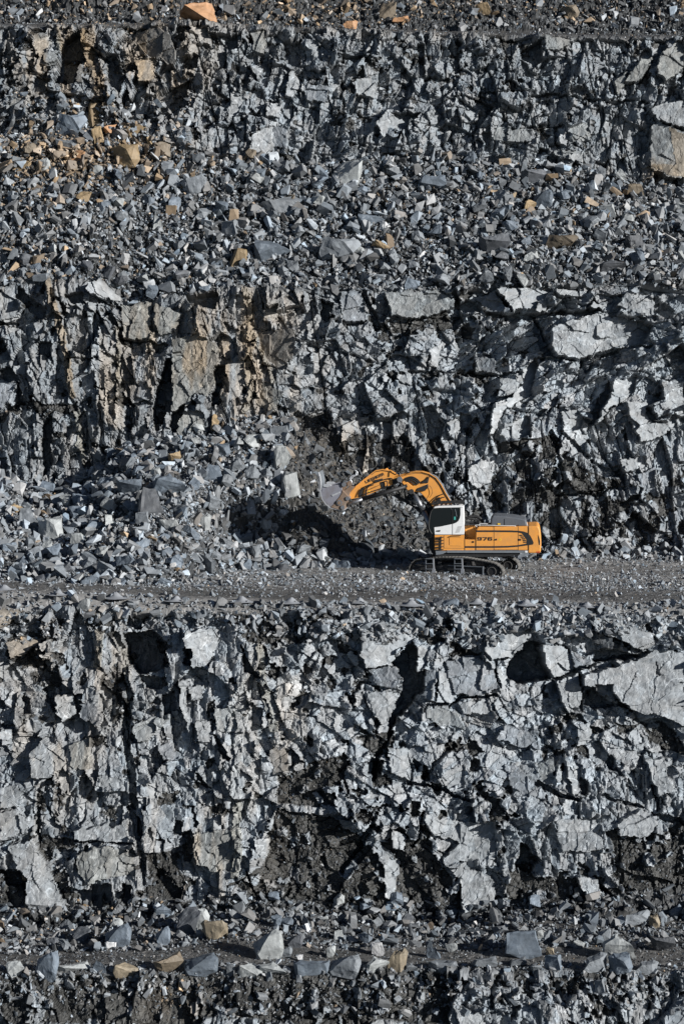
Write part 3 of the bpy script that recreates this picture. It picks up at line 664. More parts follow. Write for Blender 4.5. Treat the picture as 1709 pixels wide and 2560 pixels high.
for nm in order:
    r = np.where(names == nm)[0]
    r0, r1 = r[0], min(r[-1] + 1, NR - 1)
    sub = POS[r0:r1 + 1]; n = len(sub)
    ii = np.arange(n * NX).reshape(n, NX)
    F = np.stack([ii[:-1, :-1], ii[:-1, 1:], ii[1:, 1:], ii[1:, :-1]], -1).reshape(-1, 4)
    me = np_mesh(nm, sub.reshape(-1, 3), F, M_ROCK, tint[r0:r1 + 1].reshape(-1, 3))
    o = link(bpy.data.objects.new(nm, me))
    o['kind'] = 'structure'
    ZONE[nm] = (r0, r1)

# ------------------------------------------------------------------ the rubble heap left of the machine
PK = [ # u, toe v, toe y, crest v, crest y
 (-300, 1492, -9, 1215, 11.2), (0, 1490, -9, 1200, 11.2), (136, 1490, -9, 1222, 11.2), (200, 1490, -8.8, 1190, 11.3), (273, 1489, -8.5, 1143, 11.4), (349, 1487, -8, 1105, 11.6), (463, 1478, -6.5, 1085, 11.8),
 (545, 1448, -1, 1062, 11.9), (654, 1440, 1.6, 1051, 12.0), (730, 1438, 2.2, 1056, 12.0), (800, 1438, 2.6, 1110, 12.0), (860, 1436, 3.0, 1165, 11.6), (950, 1425, 4.5, 1225, 11.2), (1080, 1408, 6.5, 1310, 10.8), (1160, 1400, 8.0, 1375, 10.3), (1230, 1396, 9.0, 1398, 10.2)]
PK = np.array(PK, float)
px_ = np.arange(-40, 10.5, 0.08)
rowsP = []
for t in np.concatenate([np.linspace(0, 1, 190), [1.12, 1.3]]):
    y = 4.0 + 0 * px_
    for _ in range(3):
        uu = 854.5 + FPX * px_ / (y + 130)
        ty, cy_ = np.interp(uu, PK[:, 0], PK[:, 2]), np.interp(uu, PK[:, 0], PK[:, 4])
        y = ty + (cy_ - ty) * t
    tv, cv_ = np.interp(uu, PK[:, 0], PK[:, 1]), np.interp(uu, PK[:, 0], PK[:, 3])
    z0 = zat(tv, ty) - .25; z1 = zat(cv_, cy_)
    tt = min(t, 1.0)
    z = z0 + (z1 - z0) * tt
    # concave foot, rounded shoulder
    z = z + (z1 - z0) * .06 * math.sin(tt * math.pi) 
    rowsP.append(np.stack([px_, y, z], 1))
PB = np.array(rowsP)
X = PB[..., 0].astype(np.float32); Y = PB[..., 1].astype(np.float32)
h1, c1 = facets(X, Y * 1.3, .55, .55, .2, .12, .45, 1300); h2, c2 = facets(X, Y * 1.3, .25, .25, .5, .05, .5, 1320)
PB[..., 2] += (.45 * fbm(X * .22, Y * .25, 1340, 3) + h1 + h2) * sstep(0, .06, np.linspace(0, 1, len(PB)))[:, None]
PU, PV = survey(PB)
dig = np.exp(-(((PU - 640 + 20 * fbm(X, Y, 1360, 2)) / 95) ** 4) - ((PV - 1305) / 52) ** 4)
PB[..., 2] -= 1.7 * dig
PB[..., 1] += 1.0 * dig
PU, PV = survey(PB)
dirtp = sstep(690, 770, PU + 60 * fbm(X * .4, Y * .4, 1350, 3))[..., None]
pt_ = np.array((.04, .042, .044)) * (1 - dirtp) + np.array((.045, .042, .037)) * dirtp
pt_ = pt_ * (.6 + .8 * c2)[..., None]
n, mcols = PB.shape[:2]
ii = np.arange(n * mcols).reshape(n, mcols)
F = np.stack([ii[:-1, :-1], ii[:-1, 1:], ii[1:, 1:], ii[1:, :-1]], -1).reshape(-1, 4)
o = link(bpy.data.objects.new('rubble_heap', np_mesh('rubble_heap', PB.reshape(-1, 3), F, M_ROCK, pt_.reshape(-1, 3))))
tag(o, 'heap of blasted grey rock against the face left of the excavator', 'rubble heap', kind='stuff')
# ------------------------------------------------------------------ broken rock
def cut_rock(seed, cuts, dims, detail=0):
    """an angular block: a box sheared by random fracture planes; detail > 0 chips and roughens it"""
    r = random.Random(seed)
    bm = bmesh.new()
    bmesh.ops.create_cube(bm, size=1.0)
    for v_ in bm.verts:
        v_.co = Vector((v_.co.x * dims[0] * r.uniform(.85, 1.1), v_.co.y * dims[1] * r.uniform(.85, 1.1), v_.co.z * dims[2] * r.uniform(.85, 1.1)))
    for i in range(cuts):
        nrm = Vector((r.gauss(0, 1) / dims[0], r.gauss(0, 1) / dims[1], r.gauss(0, 1) / dims[2])).normalized()
        ext = max(nrm.dot(v_.co) for v_ in bm.verts)
        co = nrm * ext * r.uniform(.42, .82)
        res_ = bmesh.ops.bisect_plane(bm, geom=bm.verts[:] + bm.edges[:] + bm.faces[:], plane_co=co, plane_no=nrm, clear_outer=True)
        ed = [e for e in res_['geom_cut'] if isinstance(e, bmesh.types.BMEdge)]
        if len(ed) > 2:
            bmesh.ops.contextual_create(bm, geom=ed)
    bmesh.ops.remove_doubles(bm, verts=bm.verts, dist=.02)
    bmesh.ops.triangulate(bm, faces=bm.faces)
    if detail:
        for it in range(detail):
            el = [e for e in bm.edges if e.calc_length() > .14]
            if not el: break
            bmesh.ops.subdivide_edges(bm, edges=el, cuts=1)
            bmesh.ops.triangulate(bm, faces=bm.faces)
        bm.normal_update()
        off = Vector((seed * 3.1, 0, 0))
        mv = []
        for v_ in bm.verts:
            p = v_.co * 2.4 + off
            a = mnoise.noise(p) * .05 + mnoise.noise(p * 3.1) * .022
            c = mnoise.cell(v_.co * 4.2 + off) * .03
            mv.append(v_.co + v_.normal * (a - abs(c)))
        for v_, m_ in zip(bm.verts, mv): v_.co = m_
    bm.normal_update()
    bmesh.ops.recalc_face_normals(bm, faces=bm.faces)
    me = bpy.data.meshes.new('rock')
    bm.to_mesh(me); bm.free()
    return me
def mesh_np(me):
    V_ = np.empty(len(me.vertices) * 3, np.float32); me.vertices.foreach_get('co', V_)
    F_ = np.empty(len(me.loops), np.int32); me.loops.foreach_get('vertex_index', F_)
    return V_.reshape(-1, 3), F_.reshape(-1, 3)
def hull_rock(seed, n_, dims, detail=0):
    """a shard or block: convex hull of a few scattered corners"""
    r = random.Random(seed * 13 + 5); bm = bmesh.new()
    for i in range(n_):
        p = Vector((r.gauss(0, 1), r.gauss(0, 1), r.gauss(0, 1))).normalized()
        p = Vector([math.copysign(abs(q) ** .62, q) for q in p]) * r.uniform(.8, 1.05)
        bm.verts.new((p.x * dims[0] * .56, p.y * dims[1] * .56, p.z * dims[2] * .56))
    res_ = bmesh.ops.convex_hull(bm, input=bm.verts[:])
    bmesh.ops.delete(bm, geom=list({g for g in res_['geom_interior'] + res_['geom_unused'] if isinstance(g, bmesh.types.BMVert)}), context='VERTS')
    bmesh.ops.dissolve_limit(bm, angle_limit=math.radians(14), verts=bm.verts[:], edges=bm.edges[:])
    bmesh.ops.triangulate(bm, faces=bm.faces)
    if detail: roughen(bm, seed, detail)
    bm.normal_update(); bmesh.ops.recalc_face_normals(bm, faces=bm.faces)
    me = bpy.data.meshes.new('rock'); bm.to_mesh(me); bm.free()
    return me
def roughen(bm, seed, detail):
    for it in range(detail):
        el = [e for e in bm.edges if e.calc_length() > .14]
        if not el: break
        bmesh.ops.subdivide_edges(bm, edges=el, cuts=1)
        bmesh.ops.triangulate(bm, faces=bm.faces)
    bm.normal_update()
    off = Vector((seed * 3.1, 0, 0)); mv = []
    for v_ in bm.verts:
        p = v_.co * 2.2 + off
        mv.append(v_.co + v_.normal * (mnoise.noise(p) * .05 + mnoise.noise(p * 3.1) * .02 - abs(mnoise.cell(v_.co * 3.4 + off)) * .035))
    for v_, m_ in zip(bm.verts, mv): v_.co = m_
LOW = []
for i in range(28):
    r = random.Random(i + 500)
    me = hull_rock(i, r.choice([7, 8, 9, 10]), (1.45, r.uniform(.7, 1.15), r.uniform(.4, .85))) if i % 4 else cut_rock(i, r.choice([4, 5, 5, 6]), (1.25, r.uniform(.65, 1.0), r.uniform(.35, .7)))
    LOW.append(mesh_np(me)); bpy.data.meshes.remove(me)
def rand_rot(n, flat=0.0):
    q = rng.normal(size=(n, 4)); 
    if flat: q[:, 1:3] *= (1 - flat)
    q /= np.linalg.norm(q, axis=1)[:, None]
    w, x_, y_, z_ = q.T
    return np.stack([np.stack([1 - 2 * (y_ * y_ + z_ * z_), 2 * (x_ * y_ - z_ * w), 2 * (x_ * z_ + y_ * w)], 1),
                     np.stack([2 * (x_ * y_ + z_ * w), 1 - 2 * (x_ * x_ + z_ * z_), 2 * (y_ * z_ - x_ * w)], 1),
                     np.stack([2 * (x_ * z_ - y_ * w), 2 * (y_ * z_ + x_ * w), 1 - 2 * (x_ * x_ + y_ * y_)], 1)], 1)
def scatter(name, pos, size, colr, label, cat, flat=0.0):
    n_ = len(pos); pid = rng.integers(0, len(LOW), n_); R = rand_rot(n_, flat)
    VV, FF, CC = [], [], []; base = 0
    for p in range(len(LOW)):
        m = np.where(pid == p)[0]
        if not len(m): continue
        v0, f0 = LOW[p]
        vv = np.einsum('nij,kj->nki', R[m], v0) * size[m][:, None, None] + pos[m][:, None, :]
        ff = f0[None] + (base + np.arange(len(m)) * len(v0))[:, None, None]
        VV.append(vv.reshape(-1, 3)); FF.append(ff.reshape(-1, 3)); CC.append(np.repeat(colr[m], len(v0), 0))
        base += len(m) * len(v0)
    o_ = link(bpy.data.objects.new(name, np_mesh(name, np.concatenate(VV), np.concatenate(FF), M_RUBBLE, np.concatenate(CC))))
    tag(o_, label, cat, kind='stuff')
    return o_
def sizes(n_, a, b, k):
    q = rng.random(n_)
    return (a ** -k + q * (b ** -k - a ** -k)) ** (-1 / k)
OCH = [(200, 150, 200, 90, .5), (210, 395, 240, 60, .9), (60, 600, 250, 200, .12), (1100, 30, 700, 40, .45), (500, 25, 500, 30, .5), (1200, 500, 500, 120, .04), (440, 2520, 60, 40, .7), (450, 1080, 300, 80, .06), (270, 2290, 250, 60, .10)]
def stone_colours(u_, v_, n_, mul=1.0):
    lum = np.exp(rng.normal(math.log(.185), .34, n_)) * mul
    pale = rng.random(n_) < .035; lum[pale] = rng.uniform(.3, .46, pale.sum())
    lum = np.clip(lum, .05, .55)
    b_ = rng.normal(0, 1, n_)
    c = lum[:, None] * np.stack([.935 - .05 * b_, 1.0 + 0 * b_, 1.06 + .05 * b_], 1)
    p = np.full(n_, .01)
    for cu, cv, ru, rv, w in OCH: p = p + w * np.exp(-((u_ - cu) / ru) ** 2 - ((v_ - cv) / rv) ** 2)
    och = rng.random(n_) < p
    k_ = rng.uniform(.4, 1, och.sum())[:, None]
    l2 = np.maximum(lum[och], .13)[:, None]
    c[och] = l2 * ((1 - k_) + k_ * np.array([1.45, 1.03, .62]))
    return c.astype(np.float32)
POSf = POS.astype(np.float32)
def sample(mask, n_, weights=None):
    ids = np.flatnonzero(mask)
    if weights is not None:
        w_ = weights.ravel()[ids]; w_ = w_ / w_.sum(); ids = rng.choice(ids, n_, p=w_)
    else: ids = rng.choice(ids, n_)
    return ids
inx = np.repeat((np.abs(xs) < 28.5)[None], NR, 0)
def zone_mask(nm, kind=None):
    m = np.zeros((NR, NX), bool); r0, r1 = ZONE[nm]; m[r0:r1] = True
    if kind is not None: m &= (kinds == kind)[:, None]
    return m & inx
Uf, Vf = U.ravel(), V.ravel()
flatP = POSf.reshape(-1, 3)
CAND = []            # bigger stones that become objects: (x,y,z,size,colour,u,v,zone)
def strew(name, ids, a, b, k, label, cat='loose rock', sink=.18, mul=1.0, cap=.36, flat=0.0, src=None, su=None, sv=None, zone=None, lift=(0, 0, 1)):
    src = flatP if src is None else src; su = Uf if su is None else su; sv = Vf if sv is None else sv
    n_ = len(ids); sz = sizes(n_, a, b, k)
    p = src[ids] + rng.uniform(-.05, .05, (n_, 3)) + np.array(lift) * (sz * (sink + rng.uniform(-.15, .4, n_)))[:, None]
    c = stone_colours(su[ids], sv[ids], n_, mul)
    big_ = sz > cap
    if zone is not None:
        for i in np.where(big_)[0]: CAND.append((p[i], sz[i], c[i], su[ids[i]], sv[ids[i]], zone))
    sm = ~big_
    scatter(name, p[sm], sz[sm], c[sm], label, cat, flat)
# scree above the middle face
m = zone_mask('scree_slope')
w_ = np.ones((NR, NX)) * (1 - .55 * np.exp(-((U - 270) / 90) ** 2 - ((V - 640) / 60) ** 2))
strew('scree', sample(m, 16800, w_), .15, 1.15, 1.95, 'broken grey rock covering the slope above the middle face', zone='the scree slope', cap=.78, lift=(0, -.5, .8))
strew('scree_fines', sample(m, 20000), .08, .2, 1.2, 'fine grey chippings between the stones of the middle slope', cat='gravel', lift=(0, -.5, .8), cap=9)
# top scree
m = zone_mask('scree_slope_top', 'scree')
m &= (V > -70)
strew('scree', sample(m, 3200), .12, .9, 1.8, 'grey and rusty broken rock along the topmost ledge', zone='the topmost ledge', cap=.5, lift=(0, -.5, .8))
strew('scree_fines', sample(zone_mask('scree_slope_top') & (V > -70), 4000), .06, .14, 1.2, 'fine dark chippings along the topmost ledge', cat='gravel', cap=9)
# the heap
PUf, PVf, PBf = PU.ravel(), PV.ravel(), PB.reshape(-1, 3).astype(np.float32)
pm = (np.abs(PB[..., 0]) < 26) & (np.arange(len(PB)) < 190)[:, None]
rockside = (PU < 735 + 40 * fbm(X * .5, Y * .5, 1400, 3)) | (PV > 1385)
ids = sample(pm & rockside, 13500)
strew('heap_rocks', ids, .15, 1.15, 1.85, 'tumbled grey blocks heaped left of the excavator', zone='the rubble heap', cap=.78, src=PBf, su=PUf, sv=PVf, mul=1.05, lift=(0, -.4, .9))
strew('heap_fines', sample(pm & rockside, 17000), .08, .2, 1.2, 'grey chippings between the blocks of the heap', cat='gravel', src=PBf, su=PUf, sv=PVf, cap=9)
strew('bank_fines', sample(pm & ~rockside, 5000), .05, .16, 1.2, 'dark crushed rock and dirt of the bank behind the bucket', cat='gravel', src=PBf, su=PUf, sv=PVf, cap=9, mul=.3, sink=-.1)
ids = sample(pm & ~rockside, 2600)
strew('heap_debris', ids, .08, .8, 1.5, 'dark dusty stones in the dirt bank behind the excavator arm', zone='the dirt bank', cap=.56, src=PBf, su=PUf, sv=PVf, mul=.33, sink=-.12)
# ledges and floors
m = (zone_mask('rock_face_lower', 'toe') | (zone_mask('rock_face_lower', 'wall') & (V > 2262 + 22 * fbm(XX * .3, SS * .3, 1430, 3))) | (zone_mask('quarry_floor') & (POS[..., 1] > -25.0 + 1.2 * fbm(XX * .2, SS * .3, 1410, 2))))
strew('floor_rubble', sample(m, 6800), .10, .8, 1.8, 'broken grey rock strewn along the foot of the lower face', zone='the lower ledge', cap=.46, mul=.85)
strew('floor_gravel', sample(zone_mask('quarry_floor'), 11000), .04, .13, 1.3, 'dark gravel scattered over the lower ledge', cat='gravel', mul=.75, cap=9)
m = zone_mask('haul_road') & (POS[..., 1] > -12.5)
wv_ = .15 + sstep(2, 9, POS[..., 1]) * 1.2 + 1.2 * np.exp(-((POS[..., 1] + 4) / 3.5) ** 2) * (1 + fbm(XX * .3, SS * .5, 1440, 3))
strew('road_gravel', sample(m, 21000, wv_), .05, .32, 2.1, 'pale gravel and chips scattered over the haul road', cat='gravel', mul=1.15, cap=9, flat=.4)
m = zone_mask('rock_face_middle', 'toe') | (zone_mask('haul_road') & (POS[..., 1] > 7)) | (zone_mask('rock_face_middle', 'wall') & (V > 1350))
strew('toe_rubble', sample(m & (U > 1100), 1600), .12, .7, 1.6, 'loose stones along the foot of the middle face', zone='the foot of the face', cap=.5)
# lip of the haul road and the rubble that hangs below it
lipn = fbm(XX * .4, SS * .4, 1420, 3)
m = (zone_mask('rock_face_lower', 'wall') & (V < 1590 + 50 * lipn)) | (zone_mask('haul_road') & (POS[..., 1] < -13.3 + 1.1 * lipn))
strew('lip_rubble', sample(m, 5200), .09, .6, 1.7, 'loose stones spilling over the edge of the haul road', zone='the edge of the haul road', cap=.44, sink=.05, mul=1.05, lift=(0, -1, .3))
m = zone_mask('rock_face_bottom') & (V < 2520 + 40 * lipn)
strew('lip_rubble', sample(m | (zone_mask('quarry_floor') & (POS[..., 1] < -27)), 4200), .07, .5, 1.7, 'loose stones spilling over the edge of the lower ledge', zone='the bottom bank', cap=.38, sink=.05, lift=(0, -1, .3))
# stones caught in the dirt on the faces
dmask = np.zeros((NR, NX), bool); dmask[WR] = dm; dmask &= inx & (wallw > .5)[:, None]
strew('face_debris', sample(dmask, 7500), .05, .26, 2.0, 'small stones caught in the dirt on the rock faces', cat='gravel', mul=.5, cap=9, sink=0)
m = zone_mask('rock_face_upper', 'wall') & (V > 250 + 70 * lipn) & (U < 480)
strew('scree', sample(m, 900), .15, .8, 1.6, 'rusty and grey blocks fallen at the left foot of the upper face', zone='the upper face foot', cap=.5, lift=(0, -1, .2), sink=.1)

# ---- single boulders
BM = {}
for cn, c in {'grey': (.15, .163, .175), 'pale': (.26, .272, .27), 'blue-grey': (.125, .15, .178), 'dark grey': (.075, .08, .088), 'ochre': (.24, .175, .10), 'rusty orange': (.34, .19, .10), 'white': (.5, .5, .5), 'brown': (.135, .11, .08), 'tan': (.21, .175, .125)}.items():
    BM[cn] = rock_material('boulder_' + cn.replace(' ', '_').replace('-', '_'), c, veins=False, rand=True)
PROT = {}
def boulder_mesh(cn, shape, i):
    key = (cn, shape, i)
    if key not in PROT:
        dims = {'blocky': (1, .8, .78), 'flat': (1, .8, .42), 'wedge': (1, .62, .6), 'slab': (1, .5, .85)}[shape]
        gk = ('g', shape, i)
        if gk not in PROT: PROT[gk] = hull_rock(hash_i(shape) + i * 7, 13 + i % 5, tuple(q * 1.12 for q in dims), 3)
        me = PROT[gk].copy(); me.name = 'boulder'; me.materials.clear(); me.materials.append(BM[cn])
        PROT[key] = me
    return PROT[key]
def hash_i(s_): return sum(ord(ch_) * (k_ + 3) for k_, ch_ in enumerate(s_)) % 1000
brand = random.Random(5)
def boulder(pos, dims, cn, shape, label, group=None, rot=None, idx=None):
    i = brand.randrange(6) if idx is None else idx
    o_ = bpy.data.objects.new('boulder', boulder_mesh(cn, shape, i))
    o_.location = pos
    ref = {'blocky': (1, .8, .78), 'flat': (1, .8, .42), 'wedge': (1, .62, .6), 'slab': (1, .5, .85)}[shape]
    o_.scale = tuple(dd / rr for dd, rr in zip(dims, ref))
    o_.rotation_euler = rot or (brand.uniform(-.3, .3), brand.uniform(-.35, .35), brand.uniform(-.5, .5))
    link(o_)
    tag(o_, label, 'boulder', group)
    return o_
# surfaces to rest surveyed boulders on
def surface_at(u_, v_, zone):
    if zone == 'heap': uu, vv, pp = PUf, PVf, PBf
    else: uu, vv, pp = SU, SV, flatP
    k_ = np.argmin((uu - u_) ** 2 + (vv - v_) ** 2)
    return pp[k_].astype(float)
SU, SV = survey(POSf); SU = SU.ravel(); SV = SV.ravel()
# tile, centre x, foot y, width, height (tile px), colour, shape, label, zone
BOULD = [
 ('A', 910, 108, 150, 88, 'rusty orange', 'slab', 'big rusty orange block standing alone on the topmost ledge', ''),
 ('A', 425, 585, 60, 110, 'ochre', 'slab', 'upright pointed tan and white block above the ochre stones', ''),
 ('A', 320, 625, 110, 100, 'blue-grey', 'wedge', 'blue-grey pyramid block left of the upright tan block', ''),
 ('A', 440, 665, 60, 85, 'ochre', 'slab', 'ochre block just below the upright pointed tan block', ''),
 ('A', 310, 685, 90, 50, 'grey', 'flat', 'flat grey block with square end below the blue-grey pyramid', ''),
 ('A', 570, 770, 130, 110, 'ochre', 'blocky', 'largest ochre block in the cluster at the foot of the upper face', ''),
 ('A', 620, 635, 90, 70, 'ochre', 'wedge', 'ochre slab leaning above the largest ochre block', ''),
 ('A', 715, 670, 80, 50, 'ochre', 'flat', 'tilted flat ochre slab right of the largest ochre block', ''),
 ('A', 745, 725, 70, 70, 'brown', 'slab', 'brown tilted slab at the right end of the ochre cluster', ''),
 ('A', 525, 610, 90, 40, 'rusty orange', 'flat', 'rusty orange slab right of the upright pointed tan block', ''),
 ('A', 350, 735, 75, 45, 'rusty orange', 'blocky', 'rusty block left of the largest ochre block', ''),
 ('A', 100, 790, 75, 50, 'ochre', 'blocky', 'ochre block near the left edge below the upper face', ''),
 ('A', 200, 795, 60, 65, 'pale', 'wedge', 'half white, half blue block right of the leftmost ochre block', ''),
 ('A', 440, 805, 60, 45, 'pale', 'flat', 'pale flat block below the rusty block', ''),
 ('A', 895, 890, 100, 80, 'grey', 'wedge', 'grey block with a rusty edge high on the scree slope', ''),
 ('A', 1290, 985, 170, 75, 'grey', 'wedge', 'long grey boulder with an ochre end on the middle scree slope', ''),
 ('A', 730, 1075, 50, 95, 'pale', 'slab', 'upright pale block on the left half of the scree', ''),
 ('A', 1050, 1085, 75, 70, 'grey', 'blocky', 'blocky grey boulder beside the upright pale block on the scree', ''),
 ('A', 1235, 1200, 150, 90, 'blue-grey', 'wedge', 'big veined blue-grey boulder low on the scree slope', ''),
 ('A', 1098, 1225, 65, 80, 'ochre', 'slab', 'square ochre block left of the veined boulder on the scree', ''),
 ('A', 1545, 1190, 150, 100, 'grey', 'wedge', 'grey-brown wedge boulder in the middle of the scree', ''),
 ('A', 385, 920, 60, 40, 'ochre', 'blocky', 'ochre stone left of the grey block with a rusty edge', ''),
 ('A', 1325, 950, 45, 55, 'brown', 'blocky', 'brown stone against the end of the long grey boulder', ''),
 ('B', 30, 840, 130, 95, 'pale', 'blocky', 'rounded pale and dark boulder at the foot of the upper face', ''),
 ('B', 215, 765, 45, 45, 'white', 'blocky', 'bright white block just right of the rounded pale boulder', ''),
 ('B', 420, 860, 110, 60, 'blue-grey', 'flat', 'curved blue-grey slab high on the scree slope', ''),
 ('B', 190, 1075, 45, 55, 'white', 'slab', 'bright white pointed block in the middle of the scree', ''),
 ('B', 125, 1040, 110, 55, 'blue-grey', 'wedge', 'blue-grey block left of the white pointed block', ''),
 ('B', 368, 1185, 30, 32, 'white', 'blocky', 'small white stone low on the scree', ''),
 ('B', 793, 932, 30, 45, 'ochre', 'slab', 'yellow upright stone on the right half of the scree', ''),
 ('B', 865, 960, 50, 45, 'ochre', 'blocky', 'yellowish block right of the yellow upright stone', ''),
 ('B', 925, 955, 80, 80, 'blue-grey', 'blocky', 'blue-grey block beside the yellowish stones on the scree', ''),
 ('B', 1000, 1140, 120, 60, 'brown', 'wedge', 'tan wedge boulder on the right half of the scree', ''),
 ('B', 950, 1040, 55, 45, 'grey', 'blocky', 'tan-grey block above the tan wedge boulder', ''),
 ('B', 700, 1185, 110, 110, 'dark grey', 'blocky', 'large dark boulder with a lit right face on the scree', ''),
 ('B', 1250, 1250, 105, 60, 'dark grey', 'blocky', 'dark boulder low on the right of the scree', ''),
 ('B', 1330, 1140, 95, 65, 'dark grey', 'slab', 'dark slab with a pale right edge on the scree', ''),
 ('B', 1210, 1000, 80, 60, 'pale', 'blocky', 'pale cracked block on the right of the scree', ''),
 ('B', 1345, 905, 70, 65, 'brown', 'slab', 'brown slab below the smooth outcrop at the right edge', ''),
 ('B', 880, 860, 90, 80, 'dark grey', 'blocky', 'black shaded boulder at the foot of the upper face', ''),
 ('B', 650, 70, 60, 60, 'ochre', 'slab', 'tan upright block on the topmost ledge right of centre', ''),
 ('B', 270, 105, 70, 30, 'rusty orange', 'flat', 'flat orange stone on the topmost ledge', ''),
 ('B', 40, 130, 55, 35, 'rusty orange', 'wedge', 'orange stone at the very lip of the topmost ledge', ''),
 ('B', 210, 80, 80, 60, 'brown', 'blocky', 'tan broken block left of the flat orange stone', ''),
 ('B', 1045, 85, 70, 60, 'brown', 'blocky', 'dark brown block on the right of the topmost ledge', ''),
 # heap
 ('C', 590, 1035, 95, 85, 'blue-grey', 'blocky', 'blue-grey boulder with a pale right face on the heap', 'heap'),
 ('C', 790, 1030, 130, 100, 'blue-grey', 'blocky', 'largest grey boulder at the centre of the heap', 'heap'),
 ('C', 690, 1130, 110, 120, 'dark grey', 'wedge', 'dark wedge boulder with a bright right edge on the heap', 'heap'),
 ('C', 820, 1140, 90, 65, 'grey', 'blocky', 'grey brown block right of the dark wedge on the heap', 'heap'),
 ('C', 800, 890, 45, 65, 'ochre', 'blocky', 'cream coloured stone near the crest of the heap', 'heap'),
 ('C', 715, 950, 45, 50, 'pale', 'blocky', 'squat pale brown stone below the cream stone', 'heap'),
 ('C', 1015, 850, 75, 60, 'blue-grey', 'blocky', 'blue-grey block just under the crest of the heap', 'heap'),
 ('C', 1290, 910, 70, 110, 'pale', 'wedge', 'pale curved boulder at the right shoulder of the heap', 'heap'),
 ('C', 1320, 1040, 95, 120, 'pale', 'slab', 'pale leaning slab left of the bucket', 'heap'),
 ('C', 1280, 780, 90, 70, 'grey', 'blocky', 'grey boulder on top of the right shoulder of the heap', 'heap'),
 ('C', 930, 1180, 65, 60, 'pale', 'wedge', 'pale tilted block left of the black shadow', 'heap'),
 ('C', 230, 1240, 105, 115, 'pale', 'blocky', 'large cream boulder low on the left of the heap', 'heap'),
 ('C', 355, 1260, 60, 65, 'pale', 'slab', 'narrow pale block right of the large cream boulder', 'heap'),
 ('C', 125, 1170, 80, 80, 'grey', 'wedge', 'grey pointed block above the large cream boulder', 'heap'),
 ('C', 375, 1065, 70, 50, 'blue-grey', 'flat', 'blue-grey flat block on the left of the heap', 'heap'),
 ('C', 650, 1165, 60, 60, 'grey', 'blocky', 'grey cube block below the dark wedge boulder', 'heap'),
 ('C', 780, 1185, 80, 50, 'pale', 'flat', 'pale flat block below the dark wedge boulder', 'heap'),
 ('C', 75, 1110, 60, 45, 'ochre', 'blocky', 'olive-tan block near the left edge of the heap', 'heap'),
 ('C', 980, 960, 90, 70, 'blue-grey', 'wedge', 'blue-grey wedge right of the largest boulder on the heap', 'heap'),
]
